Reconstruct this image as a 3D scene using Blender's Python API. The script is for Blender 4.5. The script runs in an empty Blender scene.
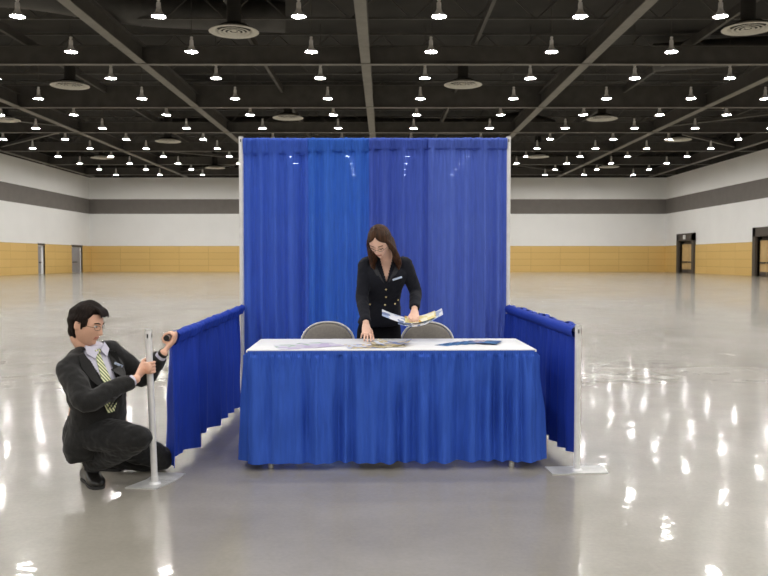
import bpy, bmesh, math, random
import numpy as np
from mathutils import Vector, Matrix, noise
V = Vector
PI = math.pi
random.seed(7)
scene = bpy.context.scene
COL = scene.collection
EYE = 1.33; FOC = 820.0
TH = math.atan(29 / FOC)

def at(px, py, Y):
    """point of the place seen at (px,py) that stands at distance Y"""
    u = (px - 384) / FOC; v = (288 - py) / FOC
    d = V((u, math.cos(TH) + v * math.sin(TH), -math.sin(TH) + v * math.cos(TH)))
    return V((0, 0, EYE)) + d * (Y / d.y)
def ground(px, py, z=0.0):
    u = (px - 384) / FOC; v = (288 - py) / FOC
    d = V((u, math.cos(TH) + v * math.sin(TH), -math.sin(TH) + v * math.cos(TH)))
    return V((0, 0, EYE)) + d * ((z - EYE) / d.z)

# ------------------------------------------------------------------ materials
def mat(name, col, rough=0.6, metal=0.0, spec=0.5, noise_amt=0.06, nscale=20, bump=0.0, bscale=60, sheen=0, stretch=None, emit=0):
    m = bpy.data.materials.new(name); m.use_nodes = True
    nt = m.node_tree; N = nt.nodes; L = nt.links
    b = N['Principled BSDF']
    b.inputs['Roughness'].default_value = rough
    b.inputs['Metallic'].default_value = metal
    b.inputs['Specular IOR Level'].default_value = spec
    if sheen:
        b.inputs['Sheen Weight'].default_value = sheen
    tc = N.new('ShaderNodeTexCoord')
    src = tc.outputs['Object']
    if stretch:
        mp = N.new('ShaderNodeMapping'); mp.inputs['Scale'].default_value = stretch
        L.new(src, mp.inputs['Vector']); src = mp.outputs['Vector']
    nz = N.new('ShaderNodeTexNoise'); nz.inputs['Scale'].default_value = nscale; nz.inputs['Detail'].default_value = 4
    L.new(src, nz.inputs['Vector'])
    cr = N.new('ShaderNodeValToRGB')
    lo = [c * (1 - noise_amt * 2) for c in col]; hi = [min(1, c * (1 + noise_amt * 2)) for c in col]
    cr.color_ramp.elements[0].color = (*lo, 1); cr.color_ramp.elements[0].position = 0.3
    cr.color_ramp.elements[1].color = (*hi, 1); cr.color_ramp.elements[1].position = 0.7
    L.new(nz.outputs['Fac'], cr.inputs['Fac']); L.new(cr.outputs['Color'], b.inputs['Base Color'])
    if bump:
        nb = N.new('ShaderNodeTexNoise'); nb.inputs['Scale'].default_value = bscale; nb.inputs['Detail'].default_value = 3
        L.new(src, nb.inputs['Vector'])
        bp = N.new('ShaderNodeBump'); bp.inputs['Strength'].default_value = bump; bp.inputs['Distance'].default_value = 0.01
        L.new(nb.outputs['Fac'], bp.inputs['Height']); L.new(bp.outputs['Normal'], b.inputs['Normal'])
    if emit:
        b.inputs['Emission Color'].default_value = (*col, 1); b.inputs['Emission Strength'].default_value = emit
    return m

def srgb(r, g, b):
    f = lambda c: (c / 255 / 12.92) if c / 255 <= 0.04045 else ((c / 255 + 0.055) / 1.055) ** 2.4
    return (f(r), f(g), f(b))

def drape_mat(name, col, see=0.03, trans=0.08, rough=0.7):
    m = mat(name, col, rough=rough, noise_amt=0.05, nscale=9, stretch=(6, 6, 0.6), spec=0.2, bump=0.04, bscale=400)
    nt = m.node_tree; N = nt.nodes; L = nt.links
    b = N['Principled BSDF']; out = N['Material Output']
    tr = N.new('ShaderNodeBsdfTranslucent'); tr.inputs['Color'].default_value = (*[min(1, c * 1.3) for c in col], 1)
    mx = N.new('ShaderNodeMixShader'); mx.inputs[0].default_value = trans
    L.new(b.outputs[0], mx.inputs[1]); L.new(tr.outputs[0], mx.inputs[2])
    tp = N.new('ShaderNodeBsdfTransparent')
    tp.inputs['Color'].default_value = (0.55, 0.7, 1, 1)
    m2 = N.new('ShaderNodeMixShader'); m2.inputs[0].default_value = see
    L.new(mx.outputs[0], m2.inputs[1]); L.new(tp.outputs[0], m2.inputs[2]); L.new(m2.outputs[0], out.inputs['Surface'])
    return m

M = {}
M['steel'] = mat('brushed aluminium', (0.80, 0.80, 0.80), 0.40, 0.25, noise_amt=0.03)
M['plate'] = mat('galvanised plate', (0.62, 0.62, 0.6), 0.45, 0.5, noise_amt=0.08, nscale=9)
M['chrome'] = mat('chromed tube', (0.7, 0.7, 0.7), 0.2, 1.0, noise_amt=0.02)
M['darkplastic'] = mat('black plastic', (0.015, 0.015, 0.016), 0.4)
M['white_wall'] = mat('painted white board', srgb(240, 240, 238), 0.75, noise_amt=0.01, nscale=0.5)
M['band'] = mat('grey acoustic band', srgb(118, 113, 108), 0.85, noise_amt=0.03, nscale=1.5)
M['dark_ceiling'] = mat('dark painted deck', (0.026, 0.024, 0.021), 0.8, noise_amt=0.2, nscale=0.6)
M['beam'] = mat('dark grey painted steel', (0.075, 0.07, 0.063), 0.6, noise_amt=0.08, nscale=2)
M['flange'] = mat('beam flange with painted bounce', (0.20, 0.19, 0.17), 0.6, noise_amt=0.06, nscale=2)  # lighter than the beam: floor bounce on the underside is put into this colour
M['duct'] = mat('dark duct metal', (0.055, 0.052, 0.048), 0.55, noise_amt=0.15, nscale=1.2)
M['diffuser'] = mat('ivory diffuser paint', (0.62, 0.60, 0.54), 0.6, noise_amt=0.03)
M['lampmetal'] = mat('spun aluminium shade', (0.80, 0.78, 0.77), 0.4, 0.1, noise_amt=0.05)
M['doorframe'] = mat('dark bronze portal', srgb(78, 70, 62), 0.6, noise_amt=0.05, nscale=1)
M['doorwood'] = mat('tan door leaf', srgb(205, 172, 118), 0.5, noise_amt=0.05, nscale=2)
M['doorgrey'] = mat('grey door leaf', srgb(150, 150, 155), 0.5, noise_amt=0.04, nscale=2)
M['signwhite'] = mat('white sign face', (0.8, 0.8, 0.78), 0.5, noise_amt=0.01)
M['table_cloth'] = mat('white vinyl cover', (0.84, 0.84, 0.84), 0.45, noise_amt=0.01, bump=0.04, bscale=6)
M['laminate'] = mat('grey laminate', (0.35, 0.33, 0.3), 0.5)
M['chairpad'] = mat('taupe vinyl pad', srgb(124, 118, 110), 0.6, noise_amt=0.05, nscale=60, bump=0.1, bscale=200)
M['chairframe'] = mat('pale grey enamel', srgb(205, 203, 198), 0.35, 0.1, noise_amt=0.02)
M['skin_f'] = mat('skin fair', srgb(232, 190, 168), 0.5, noise_amt=0.02, nscale=12)
M['skin_m'] = mat('skin tanned', srgb(226, 178, 152), 0.5, noise_amt=0.03, nscale=12)
M['lips'] = mat('lips', srgb(190, 124, 108), 0.45, noise_amt=0.02)
M['hair_m'] = mat('dark brown hair', (0.012, 0.007, 0.005), 0.65, spec=0.15, noise_amt=0.25, nscale=60, bump=0.6, bscale=120, stretch=(1, 1, 0.3))
M['hair_f'] = mat('brown hair', (0.050, 0.021, 0.009), 0.5, spec=0.25, noise_amt=0.3, nscale=50, bump=0.6, bscale=120, stretch=(1, 1, 0.15))
M['suit_m'] = mat('charcoal wool', (0.013, 0.0128, 0.0125), 0.85, spec=0.25, noise_amt=0.12, nscale=160, bump=0.15, bscale=30, sheen=0.15)
M['trouser_m'] = mat('charcoal trouser wool', (0.011, 0.011, 0.0112), 0.85, spec=0.25, noise_amt=0.1, nscale=150, bump=0.2, bscale=22, sheen=0.12)
M['suit_f'] = mat('navy black wool', (0.006, 0.007, 0.013), 0.85, noise_amt=0.1, nscale=150, bump=0.2, bscale=25, sheen=0.04, spec=0.3)
M['lapel_f'] = mat('navy satin lapel', (0.010, 0.011, 0.017), 0.55, noise_amt=0.05, sheen=0.05)
M['trouser_f'] = mat('black trouser wool', (0.005, 0.005, 0.007), 0.9, noise_amt=0.05, spec=0.2)
M['shirt'] = mat('lavender cotton', srgb(206, 204, 220), 0.7, noise_amt=0.01)
M['brass'] = mat('brass button', (0.62, 0.5, 0.25), 0.35, 0.8)
M['leather'] = mat('black leather', (0.012, 0.011, 0.010), 0.32, noise_amt=0.1, nscale=30)
M['sole'] = mat('black rubber', (0.02, 0.02, 0.02), 0.7)
M['glassframe'] = mat('thin dark metal', (0.12, 0.09, 0.07), 0.3, 0.7)
M['badge'] = mat('pale silver badge', srgb(185, 200, 225), 0.35, 0.2, noise_amt=0.1, nscale=90)
M['eyewhite'] = mat('eye white', (0.75, 0.73, 0.7), 0.3, noise_amt=0.01)
M['iris'] = mat('dark iris', (0.03, 0.018, 0.01), 0.2)
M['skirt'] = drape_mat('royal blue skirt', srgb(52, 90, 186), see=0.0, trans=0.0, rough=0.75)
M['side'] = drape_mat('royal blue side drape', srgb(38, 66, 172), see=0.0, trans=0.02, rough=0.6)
M['backA'] = drape_mat('violet blue drape', srgb(62, 96, 198), see=0.015)
M['backB'] = drape_mat('bright blue drape', srgb(54, 104, 204), see=0.015)
M['backC'] = drape_mat('deep violet blue drape', srgb(68, 92, 186), see=0.015)
M['backD'] = drape_mat('dusty blue drape', srgb(82, 106, 196), see=0.018)
M['lamp_glow'] = mat('lamp lens', (1.0, 0.97, 0.93), 0.5, noise_amt=0, emit=1)
LAMP_L = 150.0
_b = M['lamp_glow'].node_tree.nodes['Principled BSDF']
_b.inputs['Emission Strength'].default_value = LAMP_L
_b.inputs['Emission Color'].default_value = (1, 0.975, 0.94, 1)
g = mat('clear spectacle lens', (0.9, 0.9, 0.9), 0.05)
gb = g.node_tree.nodes['Principled BSDF']; gb.inputs['Transmission Weight'].default_value = 1; gb.inputs['IOR'].default_value = 1.05
M['lens'] = g

def wainscot_mat():
    m = mat('maple panel wainscot', srgb(214, 172, 96), 0.5, noise_amt=0.04, nscale=0.7)
    nt = m.node_tree; N = nt.nodes; L = nt.links; b = N['Principled BSDF']
    tc = N.new('ShaderNodeTexCoord'); sp = N.new('ShaderNodeSeparateXYZ'); L.new(tc.outputs['Object'], sp.inputs[0])
    add = N.new('ShaderNodeMath'); L.new(sp.outputs[0], add.inputs[0]); L.new(sp.outputs[1], add.inputs[1])
    cb = N.new('ShaderNodeCombineXYZ'); L.new(add.outputs[0], cb.inputs[0]); L.new(sp.outputs[2], cb.inputs[1])
    br = N.new('ShaderNodeTexBrick'); br.offset = 0.0
    br.inputs['Scale'].default_value = 1; br.inputs['Brick Width'].default_value = 3.0; br.inputs['Row Height'].default_value = 0.66
    br.inputs['Mortar Size'].default_value = 0.022
    br.inputs['Color1'].default_value = (*srgb(226, 190, 118), 1); br.inputs['Color2'].default_value = (*srgb(221, 184, 111), 1)
    br.inputs['Mortar'].default_value = (*srgb(200, 162, 92), 1)
    L.new(cb.outputs[0], br.inputs['Vector'])
    L.new(br.outputs['Color'], b.inputs['Base Color'])
    return m
M['wainscot'] = wainscot_mat()

def floor_mat():
    m = bpy.data.materials.new('polished concrete'); m.use_nodes = True
    nt = m.node_tree; N = nt.nodes; L = nt.links; b = N['Principled BSDF']
    tc = N.new('ShaderNodeTexCoord')
    n1 = N.new('ShaderNodeTexNoise'); n1.inputs['Scale'].default_value = 0.55; n1.inputs['Detail'].default_value = 8; n1.inputs['Roughness'].default_value = 0.65
    L.new(tc.outputs['Object'], n1.inputs['Vector'])
    cr = N.new('ShaderNodeValToRGB')
    cr.color_ramp.elements[0].position = 0.32; cr.color_ramp.elements[0].color = (*srgb(140, 135, 124), 1)
    cr.color_ramp.elements[1].position = 0.72; cr.color_ramp.elements[1].color = (*srgb(164, 159, 148), 1)
    L.new(n1.outputs['Fac'], cr.inputs['Fac'])
    n2 = N.new('ShaderNodeTexNoise'); n2.inputs['Scale'].default_value = 45; n2.inputs['Detail'].default_value = 4
    L.new(tc.outputs['Object'], n2.inputs['Vector'])
    mx = N.new('ShaderNodeMixRGB'); mx.blend_type = 'OVERLAY'; mx.inputs[0].default_value = 0.10
    L.new(cr.outputs[0], mx.inputs[1]); L.new(n2.outputs['Fac'], mx.inputs[2]); L.new(mx.outputs[0], b.inputs['Base Color'])
    n3 = N.new('ShaderNodeTexNoise'); n3.inputs['Scale'].default_value = 0.8; n3.inputs['Detail'].default_value = 5
    L.new(tc.outputs['Object'], n3.inputs['Vector'])
    mr = N.new('ShaderNodeMapRange'); mr.inputs['To Min'].default_value = 0.15; mr.inputs['To Max'].default_value = 0.27
    L.new(n3.outputs['Fac'], mr.inputs['Value']); L.new(mr.outputs[0], b.inputs['Roughness'])
    n4 = N.new('ShaderNodeTexNoise'); n4.inputs['Scale'].default_value = 5.0; n4.inputs['Detail'].default_value = 3
    L.new(tc.outputs['Object'], n4.inputs['Vector'])
    bp = N.new('ShaderNodeBump'); bp.inputs['Strength'].default_value = 0.6; bp.inputs['Distance'].default_value = 0.003
    L.new(n4.outputs['Fac'], bp.inputs['Height']); L.new(bp.outputs[0], b.inputs['Normal'])
    b.inputs['IOR'].default_value = 1.5; b.inputs['Specular IOR Level'].default_value = 0.45; b.inputs['Coat Weight'].default_value = 0.22; b.inputs['Coat Roughness'].default_value = 0.035; L.new(bp.outputs[0], b.inputs['Coat Normal'])
    return m
M['floor'] = floor_mat()

def tie_mat():
    m = mat('striped silk tie', srgb(190, 200, 130), 0.45)
    nt = m.node_tree; N = nt.nodes; L = nt.links; b = N['Principled BSDF']
    tc = N.new('ShaderNodeTexCoord'); w = N.new('ShaderNodeTexWave'); w.inputs['Scale'].default_value = 24; w.inputs['Distortion'].default_value = 0.3
    w.bands_direction = 'DIAGONAL'
    L.new(tc.outputs['Object'], w.inputs['Vector'])
    cr = N.new('ShaderNodeValToRGB'); cr.color_ramp.elements[0].color = (*srgb(96, 120, 70), 1); cr.color_ramp.elements[1].color = (*srgb(232, 232, 190), 1)
    cr.color_ramp.elements[0].position = 0.25; cr.color_ramp.elements[1].position = 0.6
    L.new(w.outputs['Fac'], cr.inputs['Fac']); L.new(cr.outputs[0], b.inputs['Base Color'])
    return m
M['tie'] = tie_mat()

def print_mat(name, base, ink1, ink2, scale=14, thr=0.5, seed=0.0):
    """printed paper: colour blocks on a light sheet"""
    m = mat(name, base, 0.35)
    nt = m.node_tree; N = nt.nodes; L = nt.links; b = N['Principled BSDF']
    tc = N.new('ShaderNodeTexCoord'); mp = N.new('ShaderNodeMapping'); mp.inputs['Location'].default_value = (seed, seed * 1.7, 0)
    L.new(tc.outputs['Object'], mp.inputs[0])
    v = N.new('ShaderNodeTexVoronoi'); v.distance = 'CHEBYCHEV'; v.inputs['Scale'].default_value = scale
    L.new(mp.outputs[0], v.inputs['Vector'])
    sp = N.new('ShaderNodeSeparateColor'); L.new(v.outputs['Color'], sp.inputs[0])
    g1 = N.new('ShaderNodeMath'); g1.operation = 'GREATER_THAN'; g1.inputs[1].default_value = thr; L.new(sp.outputs[0], g1.inputs[0])
    g2 = N.new('ShaderNodeMath'); g2.operation = 'GREATER_THAN'; g2.inputs[1].default_value = thr + 0.12; L.new(sp.outputs[1], g2.inputs[0])
    a = N.new('ShaderNodeMixRGB'); a.inputs[1].default_value = (*base, 1); a.inputs[2].default_value = (*ink1, 1); L.new(g1.outputs[0], a.inputs[0])
    c = N.new('ShaderNodeMixRGB'); c.inputs[2].default_value = (*ink2, 1); L.new(a.outputs[0], c.inputs[1]); L.new(g2.outputs[0], c.inputs[0])
    L.new(c.outputs[0], b.inputs['Base Color'])
    return m
M['print_pale'] = print_mat('pale printed flyer', (0.78, 0.77, 0.8), srgb(205, 190, 215), srgb(180, 200, 180), 14, 0.55, 1.3)
M['print_mix'] = print_mat('colour printed flyer', (0.72, 0.74, 0.82), srgb(120, 135, 180), srgb(205, 185, 130), 22, 0.5, 2.1)
M['print_gold'] = print_mat('tan printed flyer', srgb(200, 182, 130), srgb(120, 120, 110), srgb(230, 222, 200), 22, 0.55, 4.4)
M['print_held'] = print_mat('held brochure print', (0.8, 0.82, 0.88), srgb(165, 182, 215), srgb(120, 135, 175), 26, 0.66, 0.6)
M['print_yellow'] = print_mat('yellow brochure print', srgb(235, 222, 160), srgb(245, 240, 215), srgb(210, 170, 90), 20, 0.6, 3.0)
M['print_blue'] = print_mat('blue brochure cover', srgb(24, 58, 112), srgb(16, 44, 92), srgb(70, 120, 165), 16, 0.62, 5.0)
M['print_blue2'] = print_mat('grey blue brochure cover', srgb(120, 130, 160), srgb(60, 100, 160), srgb(190, 175, 180), 16, 0.5, 6.0)
M['paper'] = mat('white paper', (0.82, 0.82, 0.82), 0.6, noise_amt=0.01)

# ------------------------------------------------------------------ mesh helpers
ROOT = {}
def rootloc(p):
    while p is not None:
        if p.name in ROOT: return ROOT[p.name]
        p = p.parent
    return V((0, 0, 0))
def obj(name, bm, m, parent=None, smooth=True, loc=None):
    """link bm (world coordinates) as one mesh object; loc: own origin for a top-level mesh"""
    off = rootloc(parent) if parent is not None else (V(loc) if loc is not None else V((0, 0, 0)))
    if isinstance(bm, bpy.types.Mesh):
        me = bm; me.transform(Matrix.Translation(-off))
    else:
        if off.length > 0: bmesh.ops.translate(bm, verts=bm.verts, vec=-off)
        bmesh.ops.recalc_face_normals(bm, faces=bm.faces)
        me = bpy.data.meshes.new(name); bm.to_mesh(me); bm.free()
    ms = m if isinstance(m, (list, tuple)) else [m]
    if not len(me.materials):
        for q in ms: me.materials.append(q)
    if smooth:
        me.polygons.foreach_set('use_smooth', [True] * len(me.polygons))
        me.set_sharp_from_angle(angle=math.radians(42))
    o = bpy.data.objects.new(name, me); COL.objects.link(o)
    if parent is not None: o.parent = parent
    else:
        o.location = off; ROOT[o.name] = off
    return o
def thing(name, label, cat, loc=(0, 0, 0), group=None):
    o = bpy.data.objects.new(name, None); COL.objects.link(o); o.location = loc; o.empty_display_size = 0.1
    ROOT[o.name] = V(loc)
    return tag(o, label, cat, group)
def tag(o, label, cat, group=None):
    o['label'] = label; o['category'] = cat
    if group: o['group'] = group
    return o
def struct(name, bm, m, parent=None, smooth=False):
    o = obj(name, bm, m, parent, smooth)
    if parent is None: o['kind'] = 'structure'
    return o
def box(bm, lo, hi, bev=0.0, mi=0, rot=None):
    vs = [bm.verts.new((x, y, z)) for x in (lo[0], hi[0]) for y in (lo[1], hi[1]) for z in (lo[2], hi[2])]
    fs = [(0, 1, 3, 2), (4, 6, 7, 5), (0, 4, 5, 1), (2, 3, 7, 6), (0, 2, 6, 4), (1, 5, 7, 3)]
    faces = [bm.faces.new([vs[i] for i in f]) for f in fs]
    for f in faces: f.material_index = mi
    if rot is not None:
        c = (V(lo) + V(hi)) / 2
        bmesh.ops.rotate(bm, verts=vs, cent=c, matrix=rot)
    if bev:
        es = list({e for f in faces for e in f.edges})
        bmesh.ops.bevel(bm, geom=es, offset=bev, segments=2, affect='EDGES', profile=0.5)
    return bm
def quadbox(bm, pts, z0, z1):
    """prism over a plan polygon"""
    lo = [bm.verts.new((p[0], p[1], z0)) for p in pts]; hi = [bm.verts.new((p[0], p[1], z1)) for p in pts]
    bm.faces.new(lo[::-1]); bm.faces.new(hi)
    n = len(pts)
    for i in range(n): bm.faces.new([lo[i], lo[(i + 1) % n], hi[(i + 1) % n], hi[i]])
def cat_rom(ps, k):
    out = []
    n = len(ps)
    for i in range(n - 1):
        p0 = ps[max(i - 1, 0)]; p1 = ps[i]; p2 = ps[i + 1]; p3 = ps[min(i + 2, n - 1)]
        for j in range(k):
            t = j / k
            out.append(0.5 * ((2 * p1) + (-p0 + p2) * t + (2 * p0 - 5 * p1 + 4 * p2 - p3) * t * t + (-p0 + 3 * p1 - 3 * p2 + p3) * t ** 3))
    out.append(ps[-1]); return out
def loft(bm, rings, closed=True):
    """rings: lists of points of one length"""
    vr = [[bm.verts.new(p) for p in r] for r in rings]
    n = len(vr[0])
    for a, b in zip(vr, vr[1:]):
        for i in range(n):
            bm.faces.new([a[i], a[(i + 1) % n], b[(i + 1) % n], b[i]])
    if closed:
        for r in (vr[0], vr[-1]):
            c = V((0, 0, 0))
            for v in r: c += v.co
            cv = bm.verts.new(c / n)
            for i in range(n): bm.faces.new([r[i], r[(i + 1) % n], cv])
    return bm
def tube(bm, pts, rad, n=14, k=1, side=None, flat=1.0, cap=True, round_end=False):
    """swept tube; rad number or list; side = vector along which the section is wide, flat = thickness ratio"""
    P = [V(p) for p in pts]
    R = [rad] * len(P) if not isinstance(rad, (list, tuple)) else list(rad)
    if k > 1:
        Q = cat_rom(P, k); RR = []
        for i in range(len(P) - 1):
            for j in range(k):
                t = j / k; t = t * t * (3 - 2 * t) if False else t
                RR.append(R[i] * (1 - t) + R[i + 1] * t)
        RR.append(R[-1]); P, R = Q, RR
    if round_end:
        for e, d in ((0, (P[0] - P[1])), (-1, (P[-1] - P[-2]))):
            d = d.normalized(); r = R[e]
            ex = [(P[e] + d * r * math.sin(a), r * math.cos(a)) for a in (0.5, 1.0, 1.35)]
            if e == 0:
                P = [x[0] for x in ex[::-1]] + P; R = [x[1] for x in ex[::-1]] + R
            else:
                P = P + [x[0] for x in ex]; R = R + [x[1] for x in ex]
    rings = []
    up = V(side).normalized() if side is not None else None
    prev = None
    for i, p in enumerate(P):
        t = (P[min(i + 1, len(P) - 1)] - P[max(i - 1, 0)])
        if t.length < 1e-9: t = V((0, 0, 1))
        t.normalize()
        if up is not None: a = up - t * up.dot(t)
        elif prev is None:
            a = V((0, 0, 1)).cross(t)
            if a.length < 0.2: a = V((1, 0, 0)) - t * t.x
        else: a = prev - t * prev.dot(t)
        a.normalize(); prev = a
        b = t.cross(a)
        rings.append([p + a * (math.cos(q) * R[i]) + b * (math.sin(q) * R[i] * flat) for q in [2 * PI * j / n for j in range(n)]])
    return loft(bm, rings, cap)
def lathe(bm, prof, c=(0, 0, 0), n=32, mi=0, axis=None):
    c = V(c); rings = []
    for r, z in prof:
        rings.append([c + V((r * math.cos(2 * PI * j / n), r * math.sin(2 * PI * j / n), z)) for j in range(n)])
    before = set(bm.faces)
    loft(bm, rings, False)
    for f in bm.faces:
        if f not in before: f.material_index = mi
    return bm
def ellipsoid(bm, c, r, rot=None, n=20, m=12):
    rings = []
    for i in range(1, m):
        f = PI * i / m - PI / 2
        ring = []
        for j in range(n):
            q = 2 * PI * j / n
            p = V((r[0] * math.cos(f) * math.cos(q), r[1] * math.cos(f) * math.sin(q), r[2] * math.sin(f)))
            if rot is not None: p = rot @ p
            ring.append(V(c) + p)
        rings.append(ring)
    return loft(bm, rings, True)
def fuse(name, bm, voxel, smooth=6, factor=0.6):
    """one continuous skin over all the shapes in bm"""
    bmesh.ops.recalc_face_normals(bm, faces=bm.faces)
    me = bpy.data.meshes.new(name); bm.to_mesh(me); bm.free()
    o = bpy.data.objects.new('tmp', me); COL.objects.link(o)
    r = o.modifiers.new('r', 'REMESH'); r.mode = 'VOXEL'; r.voxel_size = voxel; r.adaptivity = 0
    s = o.modifiers.new('s', 'SMOOTH'); s.iterations = smooth; s.factor = factor
    dg = bpy.context.evaluated_depsgraph_get(); dg.update()
    out = bpy.data.meshes.new_from_object(o.evaluated_get(dg)); out.name = name
    bpy.data.objects.remove(o); bpy.data.meshes.remove(me)
    return out
def displace(me, fn):
    nn = [v.normal.copy() for v in me.vertices]
    for v, n_ in zip(me.vertices, nn): v.co = v.co + n_ * fn(v.co)
    me.update()
def cut(me, test):
    bm = bmesh.new(); bm.from_mesh(me)
    kill = [f for f in bm.faces if test(f.calc_center_median(), f.normal)]
    bmesh.ops.delete(bm, geom=kill, context='FACES'); bm.to_mesh(me); bm.free()

# ================================================================== THE HALL
XL, XR, YF, YB = -30.1, 28.8, 84.0, -42.0
DECK = 11.9; WT = 9.63
def slab(lo, hi): return box(bmesh.new(), lo, hi)
struct('floor', slab((XL - 1, YB - 1, -0.3), (XR + 1, YF + 1, 0)), M['floor'])
struct('ceiling', slab((XL - 1, YB - 1, DECK), (XR + 1, YF + 1, DECK + 0.3)), M['dark_ceiling'])

def wall(name, axis, c, a0, a1, openings=()):
    """wall plane at coordinate c; axis 'x' = wall lies along Y; openings are (a0,a1,height)"""
    bm = bmesh.new()
    t = 0.6
    out = 1 if c > 0 else -1
    zs = [(0, 2.66, 1), (2.66, 5.94, 0), (5.94, 7.43, 2), (7.43, WT, 0), (WT, DECK, 3)]
    for z0, z1, mi in zs:
        cuts = sorted({a0, a1, *[q for o in openings for q in o[:2] if o[2] > z0]})
        for s, e in zip(cuts, cuts[1:]):
            op = [o for o in openings if abs(o[0] - s) < 1e-6 and o[2] > z0]
            zz = max(z0, min(z1, op[0][2])) if op else z0
            if zz >= z1 - 1e-6: continue
            lo, hi = (c, c + out * t) if out > 0 else (c + out * t, c)
            d = 0.03 if mi == 1 else 0
            if axis == 'x': box(bm, (lo - (d if out > 0 else 0), s, zz), (hi + (d if out < 0 else 0), e, z1), mi=mi)
            else: box(bm, (s, lo - (d if out > 0 else 0), zz), (e, hi + (d if out < 0 else 0), z1), mi=mi)
    return struct(name, bm, [M['white_wall'], M['wainscot'], M['band'], M['dark_ceiling']])
# portals in the right wall: found by their own distance along it
def ywall(px, X): return X * FOC / (px - 384)
r1 = (ywall(695.3, XR), ywall(678.2, XR)); r2 = (ywall(776, XR), ywall(754.5, XR))
l1 = (ywall(45.0, XL) - 0.0, ywall(38.0, XL)) ; l2 = (ywall(82.5, XL), ywall(71.8, XL))
l1 = (min(l1), max(l1)); l2 = (min(l2) , min(max(l2), YF - 0.7)); r1 = (min(r1), max(r1)); r2 = (min(r2), max(r2))
PH = 3.75
wall('wall_right', 'x', XR, YB, YF, [(r1[0] + .5, r1[1] - .5, PH - .7), (r2[0] + .5, r2[1] - .5, PH - .7)])
wall('wall_left', 'x', XL, YB, YF, [(l1[0], l1[1], 2.55), (l2[0], l2[1], 2.6)])
wall('wall_far', 'y', YF, XL, XR)
wall('wall_rear', 'y', YB, XL, XR)
def portal(n, a0, a1, sign):
    bm = bmesh.new(); x0, x1 = XR - 0.22, XR + .30
    box(bm, (x0, a0, 0), (x1, a0 + .5, PH)); box(bm, (x0, a1 - .5, 0), (x1, a1, PH)); box(bm, (x0, a0, PH - .7), (x1, a1, PH))
    box(bm, (XR + .30, a0, 0), (XR + .5, a1, PH))
    fr = struct('door_%d' % n, bm, M['doorframe'])
    m = (a0 + a1) / 2
    for s, e in ((a0 + .62, m - .04), (m + .04, a1 - .62)):
        bm = bmesh.new(); box(bm, (XR + 0.12, s, .05), (XR + 0.20, e, PH - 1.0), bev=.01)
        leaf = obj('door_leaf', bm, M['doorwood'], fr, False)
        bm = bmesh.new(); box(bm, (XR + 0.02, s + .1, .98), (XR + 0.08, e - .1, 1.1), bev=.01)
        box(bm, (XR + 0.06, s + .12, 1.0), (XR + 0.13, s + .2, 1.08)); box(bm, (XR + 0.06, e - .2, 1.0), (XR + 0.13, e - .12, 1.08))
        obj('push_bar', bm, M['darkplastic'], leaf, False)
        bm = bmesh.new(); box(bm, (XR + 0.09, s + .02, .06), (XR + 0.12, e - .02, .35))
        obj('kick_plate', bm, M['doorframe'], leaf, False)
    if sign:
        bm = bmesh.new(); box(bm, (XR - .30, m - .25, PH - .55), (XR - .22, m + .25, PH - .15), bev=.01)
        obj('sign_plate', bm, M['signwhite'], fr, False)
portal(1, r1[0], r1[1], True); portal(2, r2[0], r2[1], False)
for n, (a0, a1) in enumerate((l1, l2)):
    bm = bmesh.new(); x1 = XL - .12; h = 2.6
    box(bm, (x1 - .2, a0 - .1, 0), (x1, a1 + .1, h)); box(bm, (x1, a0 - .12, 0), (XL + .02, a0, h)); box(bm, (x1, a1, 0), (XL + .02, a1 + .12, h)); box(bm, (x1, a0, h - .08), (XL + .04, a1, h + .1))
    fr = struct('door_%d' % (n + 3), bm, [M['white_wall'], M['doorframe']])
    for f in fr.data.polygons:
        if f.center.z > h - .1: f.material_index = 1
    bm = bmesh.new(); box(bm, (x1 + .02, a0 + .15, .04), (x1 + .1, (a0 + a1) / 2 + (.8 if n else .0), h - .15), bev=.01)
    leaf = obj('door_leaf', bm, M['doorgrey'], fr, False)
    bm = bmesh.new(); box(bm, (x1 + .12, a0 + .25, .98), (x1 + .18, (a0 + a1) / 2 - .1, 1.08), bev=.01); box(bm, (x1 + .09, a0 + .3, 1.0), (x1 + .13, a0 + .38, 1.06))
    obj('push_bar', bm, M['darkplastic'], leaf, False)

# roof beams -------------------------------------------------------
def ibeam(name, a, b, width, depth, z0=WT):
    """I-beam from a to b (plan points) with its bottom flange at z0"""
    a = V((a[0], a[1], 0)); b = V((b[0], b[1], 0)); d = (b - a).normalized(); s = V((-d.y, d.x, 0))
    bm = bmesh.new()
    def pr(w, z0, z1, mi):
        lo = [a - s * w, b - s * w, b + s * w, a + s * w]
        k = len(bm.faces); quadbox(bm, [(p.x, p.y) for p in lo], z0, z1)
        bm.faces.ensure_lookup_table()
        for f in list(bm.faces)[k:]: f.material_index = mi
    pr(width / 2, z0, z0 + .035, 1); pr(.02, z0 + .035, z0 + depth - .035, 0); pr(width / 2, z0 + depth - .035, z0 + depth, 0)
    o = struct(name, bm, [M['beam'], M['flange']])
    return o
BX = [-29.6, -20.15, -10.35, -0.78, 8.65, 17.75, 27.1]
BY = [26.3 - 9.2, 26.0, 35.4, 45.4, 54.3, 63.6, 72.6, 81.4]
for i, y in enumerate(BY):
    ibeam('ceiling_beam', (XL, y), (XR, y), .26, {3: 1.25, 2: .8}.get(i, .7))
for x in BX:
    ibeam('ceiling_beam', (x, 8), (x, YF), .40, .75, WT + .036)
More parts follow.
